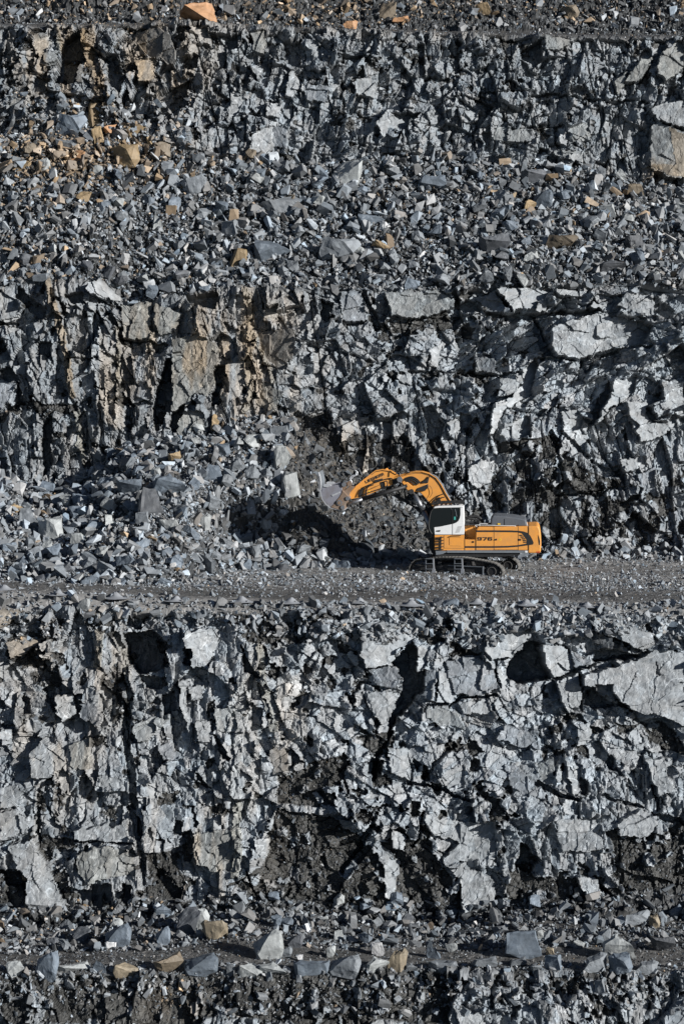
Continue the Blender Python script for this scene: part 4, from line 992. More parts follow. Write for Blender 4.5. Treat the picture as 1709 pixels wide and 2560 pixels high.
M9 = [  # right of tile G/H : lower ledge
 ('G', 545, 635, 110, 90, 'blue-grey', 'blocky', 'blue-grey broken boulder at the back of the lower ledge', ''),
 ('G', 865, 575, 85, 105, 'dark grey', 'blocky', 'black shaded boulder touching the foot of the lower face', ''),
 ('G', 915, 560, 75, 95, 'pale', 'slab', 'pale slab leaning on the black shaded boulder', ''),
 ('G', 985, 605, 110, 85, 'tan', 'wedge', 'grey boulder with an orange right face on the lower ledge', ''),
 ('G', 755, 510, 70, 65, 'blue-grey', 'blocky', 'blue-grey block at the foot of the lower face, left half', ''),
 ('G', 445, 625, 28, 45, 'tan', 'slab', 'small orange-brown stone on the left of the lower ledge', ''),
 ('G', 535, 550, 50, 40, 'pale', 'flat', 'pale block above the blue-grey broken boulder', ''),
 ('G', 505, 645, 45, 28, 'white', 'flat', 'small white block in front of the blue-grey broken boulder', ''),
 ('G', 375, 610, 65, 55, 'dark grey', 'blocky', 'dark cubic block left of the blue-grey broken boulder', ''),
 ('G', 1235, 690, 120, 115, 'pale', 'blocky', 'large pale angular boulder alone in the middle of the lower ledge', ''),
 ('G', 1310, 680, 60, 40, 'grey', 'blocky', 'low grey stone touching the large pale angular boulder', ''),
 ('G', 1355, 640, 65, 55, 'dark grey', 'blocky', 'dark boulder with a lit face right of the large pale boulder', ''),
 ('G', 1385, 700, 40, 28, 'white', 'flat', 'small white-faced stone on the open ledge', ''),
 ('G', 1515, 685, 35, 50, 'pale', 'wedge', 'thin upright pale stone on the open ledge', ''),
 ('G', 1550, 610, 40, 45, 'pale', 'blocky', 'cream stone behind the thin upright stone', ''),
 ('G', 1485, 535, 35, 35, 'pale', 'blocky', 'small pale stone at the foot of the lower face', ''),
 ('G', 750, 625, 60, 75, 'blue-grey', 'blocky', 'blue-grey tall block at the back of the lower ledge', ''),
 ('G', 855, 640, 35, 30, 'grey', 'blocky', 'little grey cube in front of the black shaded boulder', ''),
 ('G', 70, 775, 70, 65, 'pale', 'wedge', 'pale wedge at the left end of the row along the ledge edge', ''),
 ('G', 220, 785, 100, 120, 'blue-grey', 'blocky', 'tall blue-grey boulder, tallest of the row along the ledge edge', ''),
 ('G', 335, 775, 115, 60, 'pale', 'blocky', 'low cream block with a broken end in the edge row', ''),
 ('G', 465, 755, 65, 60, 'blue-grey', 'slab', 'small blue-grey upright block in the edge row', ''),
 ('G', 580, 770, 105, 55, 'tan', 'flat', 'yellowish rough block in the edge row', ''),
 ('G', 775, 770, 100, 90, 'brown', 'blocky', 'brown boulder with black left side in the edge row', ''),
 ('G', 925, 765, 140, 85, 'blue-grey', 'blocky', 'wide blue-grey boulder right of the brown boulder', ''),
 ('G', 1060, 780, 40, 65, 'grey', 'slab', 'thin grey standing stone in the edge row', ''),
 ('G', 1150, 770, 95, 50, 'pale', 'flat', 'flat-topped grey block in the edge row', ''),
 ('G', 1265, 775, 120, 60, 'pale', 'blocky', 'knobbly cream boulder in the edge row', ''),
 ('G', 1420, 775, 145, 65, 'blue-grey', 'flat', 'long low blue-grey boulder in the edge row', ''),
 ('H', 20, 775, 130, 90, 'grey', 'blocky', 'rounded dark grey boulder at the centre of the edge row', ''),
 ('H', 170, 762, 95, 75, 'pale', 'blocky', 'square pale block right of the rounded dark boulder', ''),
 ('H', 255, 750, 75, 90, 'tan', 'wedge', 'brown and cream pointed block beside the square pale block', ''),
 ('H', 322, 755, 45, 40, 'grey', 'blocky', 'small grey stone right of the brown and cream pointed block', ''),
 ('H', 475, 750, 115, 50, 'grey', 'flat', 'low pale-backed boulder on the right half of the edge row', ''),
 ('H', 660, 735, 100, 45, 'grey', 'flat', 'flat grey boulder pair right of the low boulder', ''),
 ('H', 810, 728, 70, 35, 'grey', 'flat', 'small flat grey stone in the right half of the edge row', ''),
 ('H', 965, 745, 75, 65, 'blue-grey', 'blocky', 'blue-grey broken block in the right half of the edge row', ''),
 ('H', 890, 755, 40, 32, 'grey', 'blocky', 'small grey cube left of the blue-grey broken block', ''),
 ('H', 1165, 755, 105, 65, 'grey', 'wedge', 'smooth grey wedge boulder below the tall cream boulder', ''),
 ('H', 1275, 760, 95, 80, 'blue-grey', 'blocky', 'blue-grey boulder directly in front of the tall cream boulder', ''),
 ('H', 1280, 705, 125, 120, 'pale', 'blocky', 'tall cream boulder with a yellow right face on the ledge', ''),
 ('H', 1400, 765, 90, 55, 'grey', 'wedge', 'grey broken stone at the right end of the edge row', ''),
 ('H', 1205, 610, 50, 55, 'grey', 'blocky', 'grey block behind the tall cream boulder', ''),
 ('H', 825, 685, 150, 110, 'blue-grey', 'blocky', 'big striped dark boulder on the right half of the lower ledge', ''),
 ('H', 900, 610, 45, 55, 'pale', 'blocky', 'pale block behind the big striped dark boulder', ''),
 ('H', 940, 610, 45, 45, 'grey', 'blocky', 'grey block second to the right behind the striped boulder', ''),
 ('H', 165, 680, 55, 65, 'white', 'slab', 'bright white upright block on the lower ledge', ''),
 ('H', 420, 690, 60, 65, 'blue-grey', 'slab', 'square blue-grey block right of the bright white block', ''),
 ('H', 500, 660, 55, 40, 'pale', 'wedge', 'pale wedge stone beside the square blue-grey block', ''),
 ('H', 1340, 540, 110, 60, 'grey', 'wedge', 'grey boulder at the foot of the lower face, far right', ''),
 ('H', 1430, 550, 45, 55, 'tan', 'blocky', 'cream stone touching the far right grey boulder', ''),
 ('H', 1470, 665, 85, 75, 'dark grey', 'blocky', 'dark boulder near the right edge of the lower ledge', ''),
 ('H', 1085, 640, 50, 35, 'pale', 'flat', 'flat pale stone left of the tall cream boulder', ''),
 ('H', 955, 680, 35, 40, 'tan', 'slab', 'small stone with a tan face right of the striped boulder', ''),
 ('H', 1180, 850, 45, 60, 'grey', 'blocky', 'grey block set in the bank below the lower ledge', ''),
 # haul road and lip
 ('E', 385, 85, 60, 50, 'pale', 'blocky', 'pale blue block on the edge of the haul road, left', ''),
 ('F', 440, 60, 45, 30, 'dark grey', 'blocky', 'dark block on the edge of the haul road', ''),
 ('F', 500, 65, 70, 35, 'blue-grey', 'blocky', 'blue-grey block right of the dark block on the road edge', ''),
 ('F', 710, 85, 30, 25, 'pale', 'blocky', 'small pale stone on the road edge, right half', ''),
 ('E', 295, 215, 65, 60, 'grey', 'wedge', 'grey pointed boulder under the left road edge', ''),
 ('C', 215, 1284, 50, 45, 'pale', 'blocky', 'pale stone at the foot of the heap, left', 'heap'),
]
LOCS = []
for t, cx, fy, w, h, cn, shp, lab, zn in BOULD + M9:
    (uu, vv), = T(t, [(cx, fy)])
    p = surface_at(uu, vv, zn)
    dist = math.hypot(p[1] - CY, p[2] - CZ)
    mpp = dist / FPX * KT * 1.13
    W_, H_ = w * mpp, h * mpp
    # the surveyed point is the foot of the boulder as seen: sit the block there, rising above it
    pos = Vector((xat(uu, vv, p[1]), p[1] + .12 * W_, p[2] + H_ * .44))
    boulder(pos, (W_, max(.55 * W_, .5 * H_), H_) if shp != 'slab' else (W_, .5 * W_, H_), cn, shp, lab, rot=(brand.uniform(-.1, .1), brand.uniform(-.16, .16), brand.uniform(-.35, .35)))
    LOCS.append((uu, vv - .5 * h * KT, max(w, h) * KT * .6))
# the next largest loose stones, each its own object
rest = 300 - len(LOCS)
CAND.sort(key=lambda c: -c[1] / math.hypot(c[0][1] - CY, 1))
kept = 0; leftovers = []
def nearest_name(c):
    r_, g_, b_ = c; l_ = (r_ + g_ + b_) / 3
    if r_ > b_ * 1.6: return 'ochre' if l_ > .16 else 'brown'
    if r_ > b_ * 1.2: return 'brown'
    return 'white' if l_ > .45 else 'pale' if l_ > .27 else 'dark grey' if l_ < .11 else ('blue-grey' if b_ > r_ * 1.12 else 'grey')
shapes = ['blocky', 'flat', 'wedge', 'slab']
word = {'blocky': 'squarish', 'flat': 'flat', 'wedge': 'pointed', 'slab': 'slab-like'}
for p, sz, c, uu, vv, zn in CAND:
    ok = 5 < uu < 1704 and 5 < vv < 2555
    near = any((uu - a) ** 2 + (vv - b_) ** 2 < (r_ + sz * 12) ** 2 for a, b_, r_ in LOCS)
    if ok and near: continue
    if kept < rest and ok:
        cn = nearest_name(c); shp = brand.choice(shapes)
        lab = f"{cn} {word[shp]} block on {zn}, {uu / 17.09:.0f} percent across, {vv / 25.6:.0f} down"
        s_ = sz * .95
        boulder(Vector([float(q) for q in p]), (s_, s_ * brand.uniform(.6, .9), s_ * brand.uniform(.5, .85)), cn, shp, lab, 'blocks on ' + zn,
                rot=(brand.uniform(-.6, .6), brand.uniform(-.6, .6), brand.uniform(-3, 3)))
        LOCS.append((uu, vv, sz * 14)); kept += 1
    else: leftovers.append((p, sz, c))
if leftovers:
    scatter('scree', np.array([l[0] for l in leftovers]), np.array([min(l[1], .78) for l in leftovers]), np.array([l[2] for l in leftovers]), 'medium grey blocks lying among the smaller broken rock', 'loose rock')
print('boulders', len(LOCS), 'candidates', len(CAND), 'left', len(leftovers))
# cones of drill cuttings along the edge of the haul road
M_CUT, nt_, b_ = principled('drill_dust', (.24, .25, .265), .95)
cut_me = []
for q in range(3):
    bm = bmesh.new(); R_ = random.Random(q)
    rings = [(.0, .36), (.10, .33), (.22, .25), (.36, .14), (.5, .075), (.72, .03), (.95, .0)]
    vs = []
    for (rr, zz) in rings[1:]:
        vs.append([bm.verts.new((rr * math.cos(a_) * (1.15 + .35 * R_.random()), rr * math.sin(a_) * (1 + .35 * R_.random()), zz * (1 + .1 * R_.uniform(-1, 1)) - .02)) for a_ in [k_ * math.tau / 18 for k_ in range(18)]])
    top = bm.verts.new((0, 0, .30))
    for k_ in range(18): bm.faces.new((top, vs[0][k_], vs[0][(k_ + 1) % 18]))
    for a1, a2 in zip(vs[:-1], vs[1:]):
        for k_ in range(18): bm.faces.new((a1[k_], a2[k_], a2[(k_ + 1) % 18], a1[(k_ + 1) % 18]))
    me = bpy.data.meshes.new('cuttings_mound'); bm.to_mesh(me); bm.free(); me.materials.append(M_CUT)
    me.shade_smooth(); cut_me.append(me)
CUTS = [(12, 1474, 'cut off by the left edge of the photo'), (148, 1486, 'first whole one from the left edge'), (290, 1494, 'second from the left, below the heap'), (440, 1500, 'third from the left, above the dark hollow'), (605, 1502, 'left of the middle, below the shadow of the boom'), (728, 1506, 'just left of the middle, with pale dust trailing right'), (898, 1505, 'just right of the middle of the photo'), (1028, 1512, 'below the front of the tracks'), (1193, 1507, 'below the rear of the tracks'), (1315, 1511, 'below the counterweight of the excavator'), (1466, 1516, 'farthest right along the road edge')]
for i, (uu, vv, w9) in enumerate(CUTS):
    p = surface_at(uu, vv, '')
    o_ = bpy.data.objects.new('cuttings_mound', cut_me[i % 3]); link(o_)
    o_.location = p; o_.rotation_euler = (0, 0, i * 1.3); k_ = .5 + .2 * random.random(); o_.scale = (k_, k_, k_ * 1.5)
    tag(o_, 'cone of pale drill dust, ' + w9, 'dust mound', 'cones of drill dust along the road edge')
# ------------------------------------------------------------------ excavator
def mat(name, col, rough=.5, metal=0., wear=None, wscale=1.5, wamt=.5, coat=0):
    m, nt, b = principled(name, col, rough, metal)
    N, L = nt.nodes, nt.links
    geo = N.new('ShaderNodeNewGeometry')
    n1 = N.new('ShaderNodeTexNoise'); n1.inputs['Scale'].default_value = wscale; n1.inputs['Detail'].default_value = 8; n1.inputs['Roughness'].default_value = .7
    L.new(geo.outputs['Position'], n1.inputs['Vector'])
    mr = N.new('ShaderNodeMapRange'); mr.inputs[1].default_value = .42; mr.inputs[2].default_value = .75; mr.inputs[4].default_value = wamt
    L.new(n1.outputs[0], mr.inputs[0])
    mx = N.new('ShaderNodeMix'); mx.data_type = 'RGBA'
    L.new(mr.outputs[0], mx.inputs[0]); mx.inputs[6].default_value = (*col, 1); mx.inputs[7].default_value = (*(wear or [c * .6 for c in col]), 1)
    L.new(mx.outputs[2], b.inputs['Base Color'])
    mr2 = N.new('ShaderNodeMapRange'); mr2.inputs[3].default_value = rough; mr2.inputs[4].default_value = min(1, rough + .3)
    L.new(n1.outputs[0], mr2.inputs[0]); L.new(mr2.outputs[0], b.inputs['Roughness'])
    if coat: b.inputs['Coat Weight'].default_value = coat
    return m
MX = dict(
 orange=mat('orange_paint', (.74, .31, .055), .38, 0, (.40, .22, .09), 1.6, .6), white=mat('white_paint', (.74, .74, .73), .35, 0, (.5, .49, .46), 1.5, .35),
 black=mat('black_paint', (.012, .012, .013), .45, 0, (.04, .04, .038), 3, .5), dark=mat('dark_steel', (.022, .022, .024), .5, .2, (.07, .066, .06), 2.5, .6),
 grey=mat('grey_hood', (.085, .095, .11), .5, 0, (.14, .14, .14), 2, .5), sill=mat('grey_sill', (.17, .19, .21), .5, .2, (.1, .1, .1), 2, .5),
 steel=mat('bucket_steel', (.25, .25, .285), .45, .3, (.13, .10, .085), 1.3, .8), rust=mat('worn_rusty_steel', (.19, .12, .075), .6, .2, (.28, .26, .24), 2.2, .7),
 edge=mat('polished_edge', (.55, .56, .58), .35, .5, (.2, .18, .16), 4, .5), track=mat('dusty_track_steel', (.11, .107, .10), .6, .2, (.26, .25, .235), 3, .7),  # track colour darkened in place of the shadow over its front part
 chrome=mat('cylinder_steel', (.30, .31, .33), .3, .7, (.08, .08, .08), 4, .4), glass=mat('tinted_glass', (.006, .008, .009), .06, 0, (.008, .01, .01), 1, .2),
 hose=mat('rubber_hose', (.01, .01, .01), .6), red=mat('red_mark', (.5, .03, .02), .5), yellow=mat('yellow_mark', (.8, .55, .05), .5), teal=mat('teal_sticker', (.05, .35, .30), .5))
CEN = Vector((7.3, 1.75, 0))
class Frame:
    def __init__(s, yaw, half):
        s.e = Vector((math.cos(yaw), -math.sin(yaw), 0)); s.n = Vector((math.sin(yaw), math.cos(yaw), 0)); s.o = CEN - s.n * half
    def hit(s, u, v, yl):
        """point of the machine seen at (u, v) on its lengthwise plane yl metres in from the near side -> (t, z)"""
        a = (1280. - v) / FPX; r = Vector(((u - 854.5) / FPX, cp + sp * a, -sp + cp * a))
        q = s.o + s.n * yl - Vector((0, CY, CZ)); k = q.x * s.n.x + q.y * s.n.y
        den = r.x * s.n.x + r.y * s.n.y; L_ = k / den
        w = Vector((0, CY, CZ)) + r * L_
        return (w - s.o).dot(s.e), w.z
    def w(s, t, yl, z): return s.o + s.e * t + s.n * yl + Vector((0, 0, z)) - EX_LOC
Z1 = lambda a, b: (760 + a / 2.529, 1140 + b / 2.529)
Z2 = lambda a, b: (1060 + a / 5.058, 1230 + b / 5.058)
Z3 = lambda a, b: (780 + a / 4.238, 1150 + b / 4.238)
UPF = Frame(math.radians(5), 1.6); UNF = Frame(math.radians(20), 2.05)
z_a, z_b = zat(1509, -13.6), zat(1393, 9.0)
def road_z(y): return z_a + (z_b - z_a) * (y + 13.6) / 22.6
EX_LOC = Vector((CEN.x, CEN.y, road_z(CEN.y)))
print('road z at tracks', road_z(-.3), road_z(3.5), 'traced near bottom', UNF.hit(*Z2(850, 1083), 0))
EXC = bpy.data.objects.new('excavator', None); link(EXC); EXC.location = EX_LOC
tag(EXC, 'orange crawler excavator with white cab, raised boom and clam bucket, standing on the haul road', 'excavator')
def finish(name, bm, m, parent, smooth=False, label=None):
    bmesh.ops.recalc_face_normals(bm, faces=bm.faces)
    if name in ('valve_block', 'panel_seam', 'hood_seam', 'window_pillar', 'warning_stripe', 'louvre'):
        # each loose piece becomes a part of its own
        left = set(bm.verts); groups_ = []
        while left:
            st = [left.pop()]; grp = set(st)
            while st:
                for e_ in st.pop().link_edges:
                    for v_ in e_.verts:
                        if v_ in left: left.discard(v_); grp.add(v_); st.append(v_)
            groups_.append(grp)
        if len(groups_) > 1:
            for grp in groups_:
                nb = bmesh.new(); mp = {v_: nb.verts.new(v_.co) for v_ in grp}
                for f in bm.faces:
                    if f.verts[0] in grp: nb.faces.new([mp[v_] for v_ in f.verts])
                o_ = finish(name, nb, m, parent, smooth, label)
            bm.free()
            return o_
    me = bpy.data.meshes.new(name); bm.to_mesh(me); bm.free(); me.materials.append(MX[m])
    if smooth: me.shade_smooth()
    o_ = link(bpy.data.objects.new(name, me), parent)
    if label: o_['label'] = label
    return o_
def add_prism(bm, fr, conv, pts, y0, y1, bev=0., yt=None):
    yt = y0 if yt is None else yt
    P = [fr.hit(*conv(*p), yt) for p in pts]
    tb = bmesh.new()
    a = [tb.verts.new(fr.w(t, y0, z)) for t, z in P]; b = [tb.verts.new(fr.w(t, y1, z)) for t, z in P]
    tb.faces.new(a); tb.faces.new(b[::-1])
    for i in range(len(P)): tb.faces.new((a[i], b[i], b[(i + 1) % len(P)], a[(i + 1) % len(P)]))
    bmesh.ops.recalc_face_normals(tb, faces=tb.faces)
    if bev: bmesh.ops.bevel(tb, geom=tb.edges[:], offset=bev, segments=2, profile=.5, affect='EDGES', clamp_overlap=True)
    me = bpy.data.meshes.new('tmp'); tb.to_mesh(me); tb.free(); bm.from_mesh(me); bpy.data.meshes.remove(me)
def prism(name, fr, conv, pts, y0, y1, m, parent=None, bev=.02, yt=None, label=None):
    bm = bmesh.new(); add_prism(bm, fr, conv, pts, y0, y1, bev, yt)
    return finish(name, bm, m, parent or EXC, label=label)
def add_tube(bm, P, r, n_=10):
    """round bar or hose through world points P"""
    P = [Vector(p) for p in P]; rings = []
    rr = r if isinstance(r, (list, tuple)) else [r] * len(P)
    for i, p in enumerate(P):
        tg = (P[min(i + 1, len(P) - 1)] - P[max(i - 1, 0)]).normalized()
        a = tg.cross(Vector((0, 1, 0.01))).normalized()
        b = tg.cross(a).normalized()
        rings.append([bm.verts.new(p + (a * math.cos(q) + b * math.sin(q)) * rr[i]) for q in [k_ * math.tau / n_ for k_ in range(n_)]])
    for a, b in zip(rings[:-1], rings[1:]):
        for k_ in range(n_): bm.faces.new((a[k_], a[(k_ + 1) % n_], b[(k_ + 1) % n_], b[k_]))
    bm.faces.new(rings[0][::-1]); bm.faces.new(rings[-1])
def curve(fr, conv, pts, yl, n_=6):
    """smooth path through surveyed points"""
    Q = []
    for p in pts:
        y_ = p[2] if len(p) > 2 else yl
        t, z = fr.hit(*conv(p[0], p[1]), y_); Q.append(fr.w(t, y_, z))
    if len(Q) < 3: return Q
    out = []
    for i in range(len(Q) - 1):
        p0, p1, p2, p3 = Q[max(i - 1, 0)], Q[i], Q[i + 1], Q[min(i + 2, len(Q) - 1)]
        for k_ in range(n_):
            t = k_ / n_
            out.append(.5 * ((2 * p1) + (p2 - p0) * t + (2 * p0 - 5 * p1 + 4 * p2 - p3) * t * t + (3 * p1 - p0 - 3 * p2 + p3) * t ** 3))
    return out + [Q[-1]]
def tube(name, fr, conv, pts, yl, r, m, parent=None, label=None):
    bm = bmesh.new(); add_tube(bm, curve(fr, conv, pts, yl), r)
    return finish(name, bm, m, parent or EXC, True, label)
def add_cyl(bm, fr, t, z, y0, y1, r, n_=28):
    add_tube_y = []
    for y_ in (y0, y1):
        add_tube_y.append([bm.verts.new(fr.w(t + r * math.cos(q), y_, z + r * math.sin(q))) for q in [k_ * math.tau / n_ for k_ in range(n_)]])
    a, b = add_tube_y
    for k_ in range(n_): bm.faces.new((a[k_], a[(k_ + 1) % n_], b[(k_ + 1) % n_], b[k_]))
    bm.faces.new(a[::-1]); bm.faces.new(b)
def pin(name, fr, conv, c, y0, y1, rpx, m, parent=None):
    """round pin across the machine; radius given in photo pixels"""
    t, z = fr.hit(*conv(*c), y0); bm = bmesh.new(); add_cyl(bm, fr, t, z, y0, y1, rpx / 42.)
    return finish(name, bm, m, parent or EXC)
# squared bold letters on a 6 x 7 grid, drawn as outlines of bars
GLY = {'L': [(0, 0, 2, 7), (2, 0, 5.6, 1.7)], 'I': [(0, 0, 2, 7)], 'E': [(0, 0, 2, 7), (2, 0, 5.6, 1.6), (2, 2.75, 5.3, 4.25), (2, 5.4, 5.6, 7)],
       'B': [(0, 0, 2, 7), (2, 0, 5, 1.5), (2, 2.8, 5, 4.2), (2, 5.5, 5, 7), (4.2, 4.2, 5.9, 5.5), (4.4, 1.5, 6.1, 2.8), (5, .4, 5.7, 1.5), (5, 5.5, 5.6, 6.6)],
       'H': [(0, 0, 2, 7), (4, 0, 6, 7), (2, 2.7, 4, 4.3)], 'R': [(0, 0, 2, 7), (2, 2.5, 5, 4), (2, 5.5, 5, 7), (4.1, 4, 6, 5.5), (5, 5.5, 5.7, 6.6), (3.6, 1.6, 5.3, 2.5), (4.3, 0, 6.2, 1.6)],
       '9': [(.5, 0, 5.5, 1.4), (4, 1.4, 6, 6.4), (.6, 5.6, 5.4, 7), (0, 3.6, 2, 6.3), (.7, 2.5, 4, 3.8), (0, 0.4, 1.9, 1.9)],
       '7': [(0, 5.5, 6, 7), (3.9, 4.2, 5.8, 5.5), (2.8, 2.6, 4.9, 4.2), (1.9, 1.2, 4, 2.6), (1.3, 0, 3.4, 1.2)],
       '6': [(.5, 5.6, 5.4, 7), (0, .6, 2, 6.4), (.6, 0, 5.4, 1.4), (4, .7, 6, 3.4), (2, 3.2, 5.3, 4.5), (4.1, 5.1, 6, 6.6)]}
def lettering(name, fr, conv, body, c0, c1, hpx, yl, m, parent, label=None):
    """raised letters on the near side from c0 to c1 (baseline), height in photo pixels"""
    t0, z0 = fr.hit(*conv(*c0), yl); t1, z1 = fr.hit(*conv(*c1), yl)
    dx, dz = t1 - t0, z1 - z0; L_ = math.hypot(dx, dz); dx /= L_; dz /= L_; H_ = hpx / 42.
    wid = [max(r_[2] for r_ in GLY[c_]) for c_ in body]; gap = .9
    k_ = L_ / (sum(wid) + gap * (len(body) - 1)); kv = H_ / 7; bm_ = bmesh.new(); X0 = 0; lift = 0
    for c_, w_ in zip(body, wid):
        for a, b, c, d_ in GLY[c_]:
            lift += 1; dpt = yl - .010 - .0004 * (lift % 7)
            vs = []
            for y_ in (dpt, yl + .01):
                for (p, q) in ((a, b), (c, b), (c, d_), (a, d_)):
                    p_ = (X0 + p) * k_; q_ = q * kv
                    vs.append(bm_.verts.new(fr.w(t0 + dx * p_ - dz * q_, y_, z0 + dz * p_ + dx * q_)))
            for f in ((0, 1, 2, 3), (7, 6, 5, 4), (0, 4, 5, 1), (1, 5, 6, 2), (2, 6, 7, 3), (3, 7, 4, 0)): bm_.faces.new([vs[k2] for k2 in f])
        X0 += w_ + gap
    return finish(name, bm_, m, parent, label=label)
# --- tracks
def track(yl, near):
    w_ = .6
    path_px = [(-120, 858), (-60, 842), (60, 832), (250, 826), (470, 828), (560, 838), (700, 862), (830, 884), (905, 908), (960, 950), (988, 1000), (985, 1045), (955, 1078), (880, 1090), (700, 1092), (400, 1092), (0, 1092), (-120, 1088), (-170, 1060), (-197, 1010), (-195, 950), (-165, 890), (-120, 858)]
    Q = [UNF.hit(*Z2(*p), 0) for p in path_px]
    root = finish('track', bmesh.new(), 'dark', EXC)
    P = [Vector((a, b)) for a, b in Q]
    # resample the loop into shoes
    seg = [0]
    for a, b in zip(P[:-1], P[1:]): seg.append(seg[-1] + (b - a).length)
    tot = seg[-1]; n_ = round(tot / .2); bm = bmesh.new(); bl = bmesh.new()
    def at(s_):
        s_ %= tot
        for i in range(len(P) - 1):
            if seg[i + 1] >= s_: return P[i].lerp(P[i + 1], (s_ - seg[i]) / max(1e-6, seg[i + 1] - seg[i]))
    cen = Vector((sum(p.x for p in P) / len(P), sum(p.y for p in P) / len(P)))
    for i in range(n_):
        c = at(i * tot / n_); tg = (at((i + .5) * tot / n_) - at((i - .5) * tot / n_)).normalized(); nr = Vector((tg.y, -tg.x))
        if nr.dot(c - cen) < 0: nr = -nr
        def box(bm_, s0, s1, h0, h1, y0, y1):
            vs = []
            for y_ in (y0, y1):
                for (a, h) in ((s0, h0), (s1, h0), (s1, h1), (s0, h1)):
                    q = c + tg * a + nr * h; vs.append(bm_.verts.new(UNF.w(q.x, y_, q.y)))
            for f in ((0, 1, 2, 3), (7, 6, 5, 4), (0, 4, 5, 1), (1, 5, 6, 2), (2, 6, 7, 3), (3, 7, 4, 0)): bm_.faces.new([vs[k_] for k_ in f])
        box(bm, -.092, .092, -.045, -.01, yl, yl + w_)
        box(bm, -.085, -.055, -.01, .035, yl + .01, yl + w_ - .01)
        box(bm, .0, .025, -.01, .02, yl + .01, yl + w_ - .01)
        for yy_ in (.17, .37): box(bl, -.11, .11, -.15, -.045, yl + yy_, yl + yy_ + .06)
    finish('track_shoes', bm, 'track', root); finish('chain_links', bl, 'dark', root)
    # frame
    prism('track_frame', UNF, Z2, [(-150, 935), (300, 925), (740, 945), (760, 960), (760, 1050), (700, 1062), (-130, 1060), (-160, 1040)], yl + .08, yl + .5, 'dark', root, .03, 0)
    b2 = bmesh.new()
    add_prism(b2, UNF, Z2, [(300, 1040), (740, 1044), (740, 1050), (300, 1046)], yl - .01, yl + .06, 0, 0)
    add_prism(b2, UNF, Z2, [(733, 942), (746, 942), (746, 1058), (733, 1058)], yl - .02, yl + .09, 0, 0)
    add_prism(b2, UNF, Z2, [(300, 925), (735, 944), (735, 952), (300, 934)], yl - .01, yl + .07, 0, 0)  # lighter strip paints the lit top edge of the frame
    finish('frame_rib_lit_edge', b2, 'sill', root)
    for nm_, cx_ in (('sprocket', 850), ('idler', -95)):
        t, z = UNF.hit(*Z2(cx_, 1005), 0); b3 = bmesh.new(); add_cyl(b3, UNF, t, z, yl + .1, yl + .5, .40, 32); add_cyl(b3, UNF, t, z, yl + .03, yl + .1, .27, 28)
        for k_ in range(13):
            a = k_ * math.tau / 13; add_cyl(b3, UNF, t + .22 * math.cos(a), z + .22 * math.sin(a), yl + .005, yl + .03, .022, 8)
        finish(nm_, b3, 'dark', root)
        if nm_ == 'sprocket':
            b3 = bmesh.new(); n0 = 40
            for k_ in range(n0):
                a0, a1 = k_ * math.tau / n0, (k_ + 1) * math.tau / n0
                q = [b3.verts.new(UNF.w(t + r_ * math.cos(a), y_, z + r_ * math.sin(a))) for y_ in (yl + .0, yl + .03) for r_, a in ((.24, a0), (.27, a0), (.27, a1), (.24, a1))]
                for f in ((0, 1, 2, 3), (7, 6, 5, 4), (0, 4, 5, 1), (1, 5, 6, 2), (2, 6, 7, 3), (3, 7, 4, 0)): b3.faces.new([q[j] for j in f])
            finish('hub_ring', b3, 'track', root)
    for k_ in range(7):
        t, z = UNF.hit(*Z2(20 + k_ * 105, 1062), 0); b3 = bmesh.new(); add_cyl(b3, UNF, t, z, yl + .12, yl + .48, .15, 20); add_cyl(b3, UNF, t, z, yl + .05, yl + .12, .07, 14); finish('roller', b3, 'dark', root)
    for cx_ in (180, 545):
        b3 = bmesh.new(); add_prism(b3, UNF, Z2, [(cx_ - 22, 880), (cx_ + 22, 880), (cx_ + 26, 945), (cx_ - 26, 945)], yl + .15, yl + .45, .02, 0); finish('carrier_roller', b3, 'dark', root)
    if near:
        for x_ in (130, 492):
            b4 = bmesh.new()
            add_prism(b4, UNF, Z2, [(x_ - 15, 838), (x_ + 2, 838), (x_ + 8, 965), (x_ + 18, 975), (x_ + 18, 1030), (x_ - 22, 1030), (x_ - 22, 975), (x_ - 10, 960)], -.16, -.12, 0, 0)
            finish('step_plate', b4, 'edge', root)
            b4 = bmesh.new()
            for yy_ in (838, 900, 968, 1024): add_prism(b4, UNF, Z2, [(x_ - 105, yy_), (x_ - 16, yy_), (x_ - 16, yy_ + 7), (x_ - 105, yy_ + 7)], -.2, .02, 0, 0)
            add_prism(b4, UNF, Z2, [(x_ - 105, 838), (x_ - 98, 838), (x_ - 98, 1030), (x_ - 105, 1030)], -.16, -.12, 0, 0)
            finish('access_step', b4, 'sill', root)
    return root
track(0.0, True); track(3.5, False)
bm = bmesh.new(); add_prism(bm, UNF, Z2, [(100, 900), (560, 900), (560, 1010), (100, 1010)], .5, 3.5, .03, 0); finish('car_body', bm, 'dark', EXC)
tc_, zc_ = UPF.hit(*Z2(500, 800), 1.6); tc_ = (CEN - UPF.o).dot(UPF.e)
bm = bmesh.new(); z1_ = UPF.hit(*Z2(500, 790), 1.6)[1]; z0_ = UPF.hit(*Z2(500, 920), 1.6)[1]
rings = []
for z_ in (z0_, z1_): rings.append([bm.verts.new(UPF.w(tc_ + 1.05 * math.cos(q), 1.6 + 1.05 * math.sin(q), z_)) for q in [k_ * math.tau / 40 for k_ in range(40)]])
for k_ in range(40): bm.faces.new((rings[0][k_], rings[0][(k_ + 1) % 40], rings[1][(k_ + 1) % 40], rings[1][k_]))
bm.faces.new(rings[0][::-1]); bm.faces.new(rings[1]); finish('slew_ring', bm, 'dark', EXC)
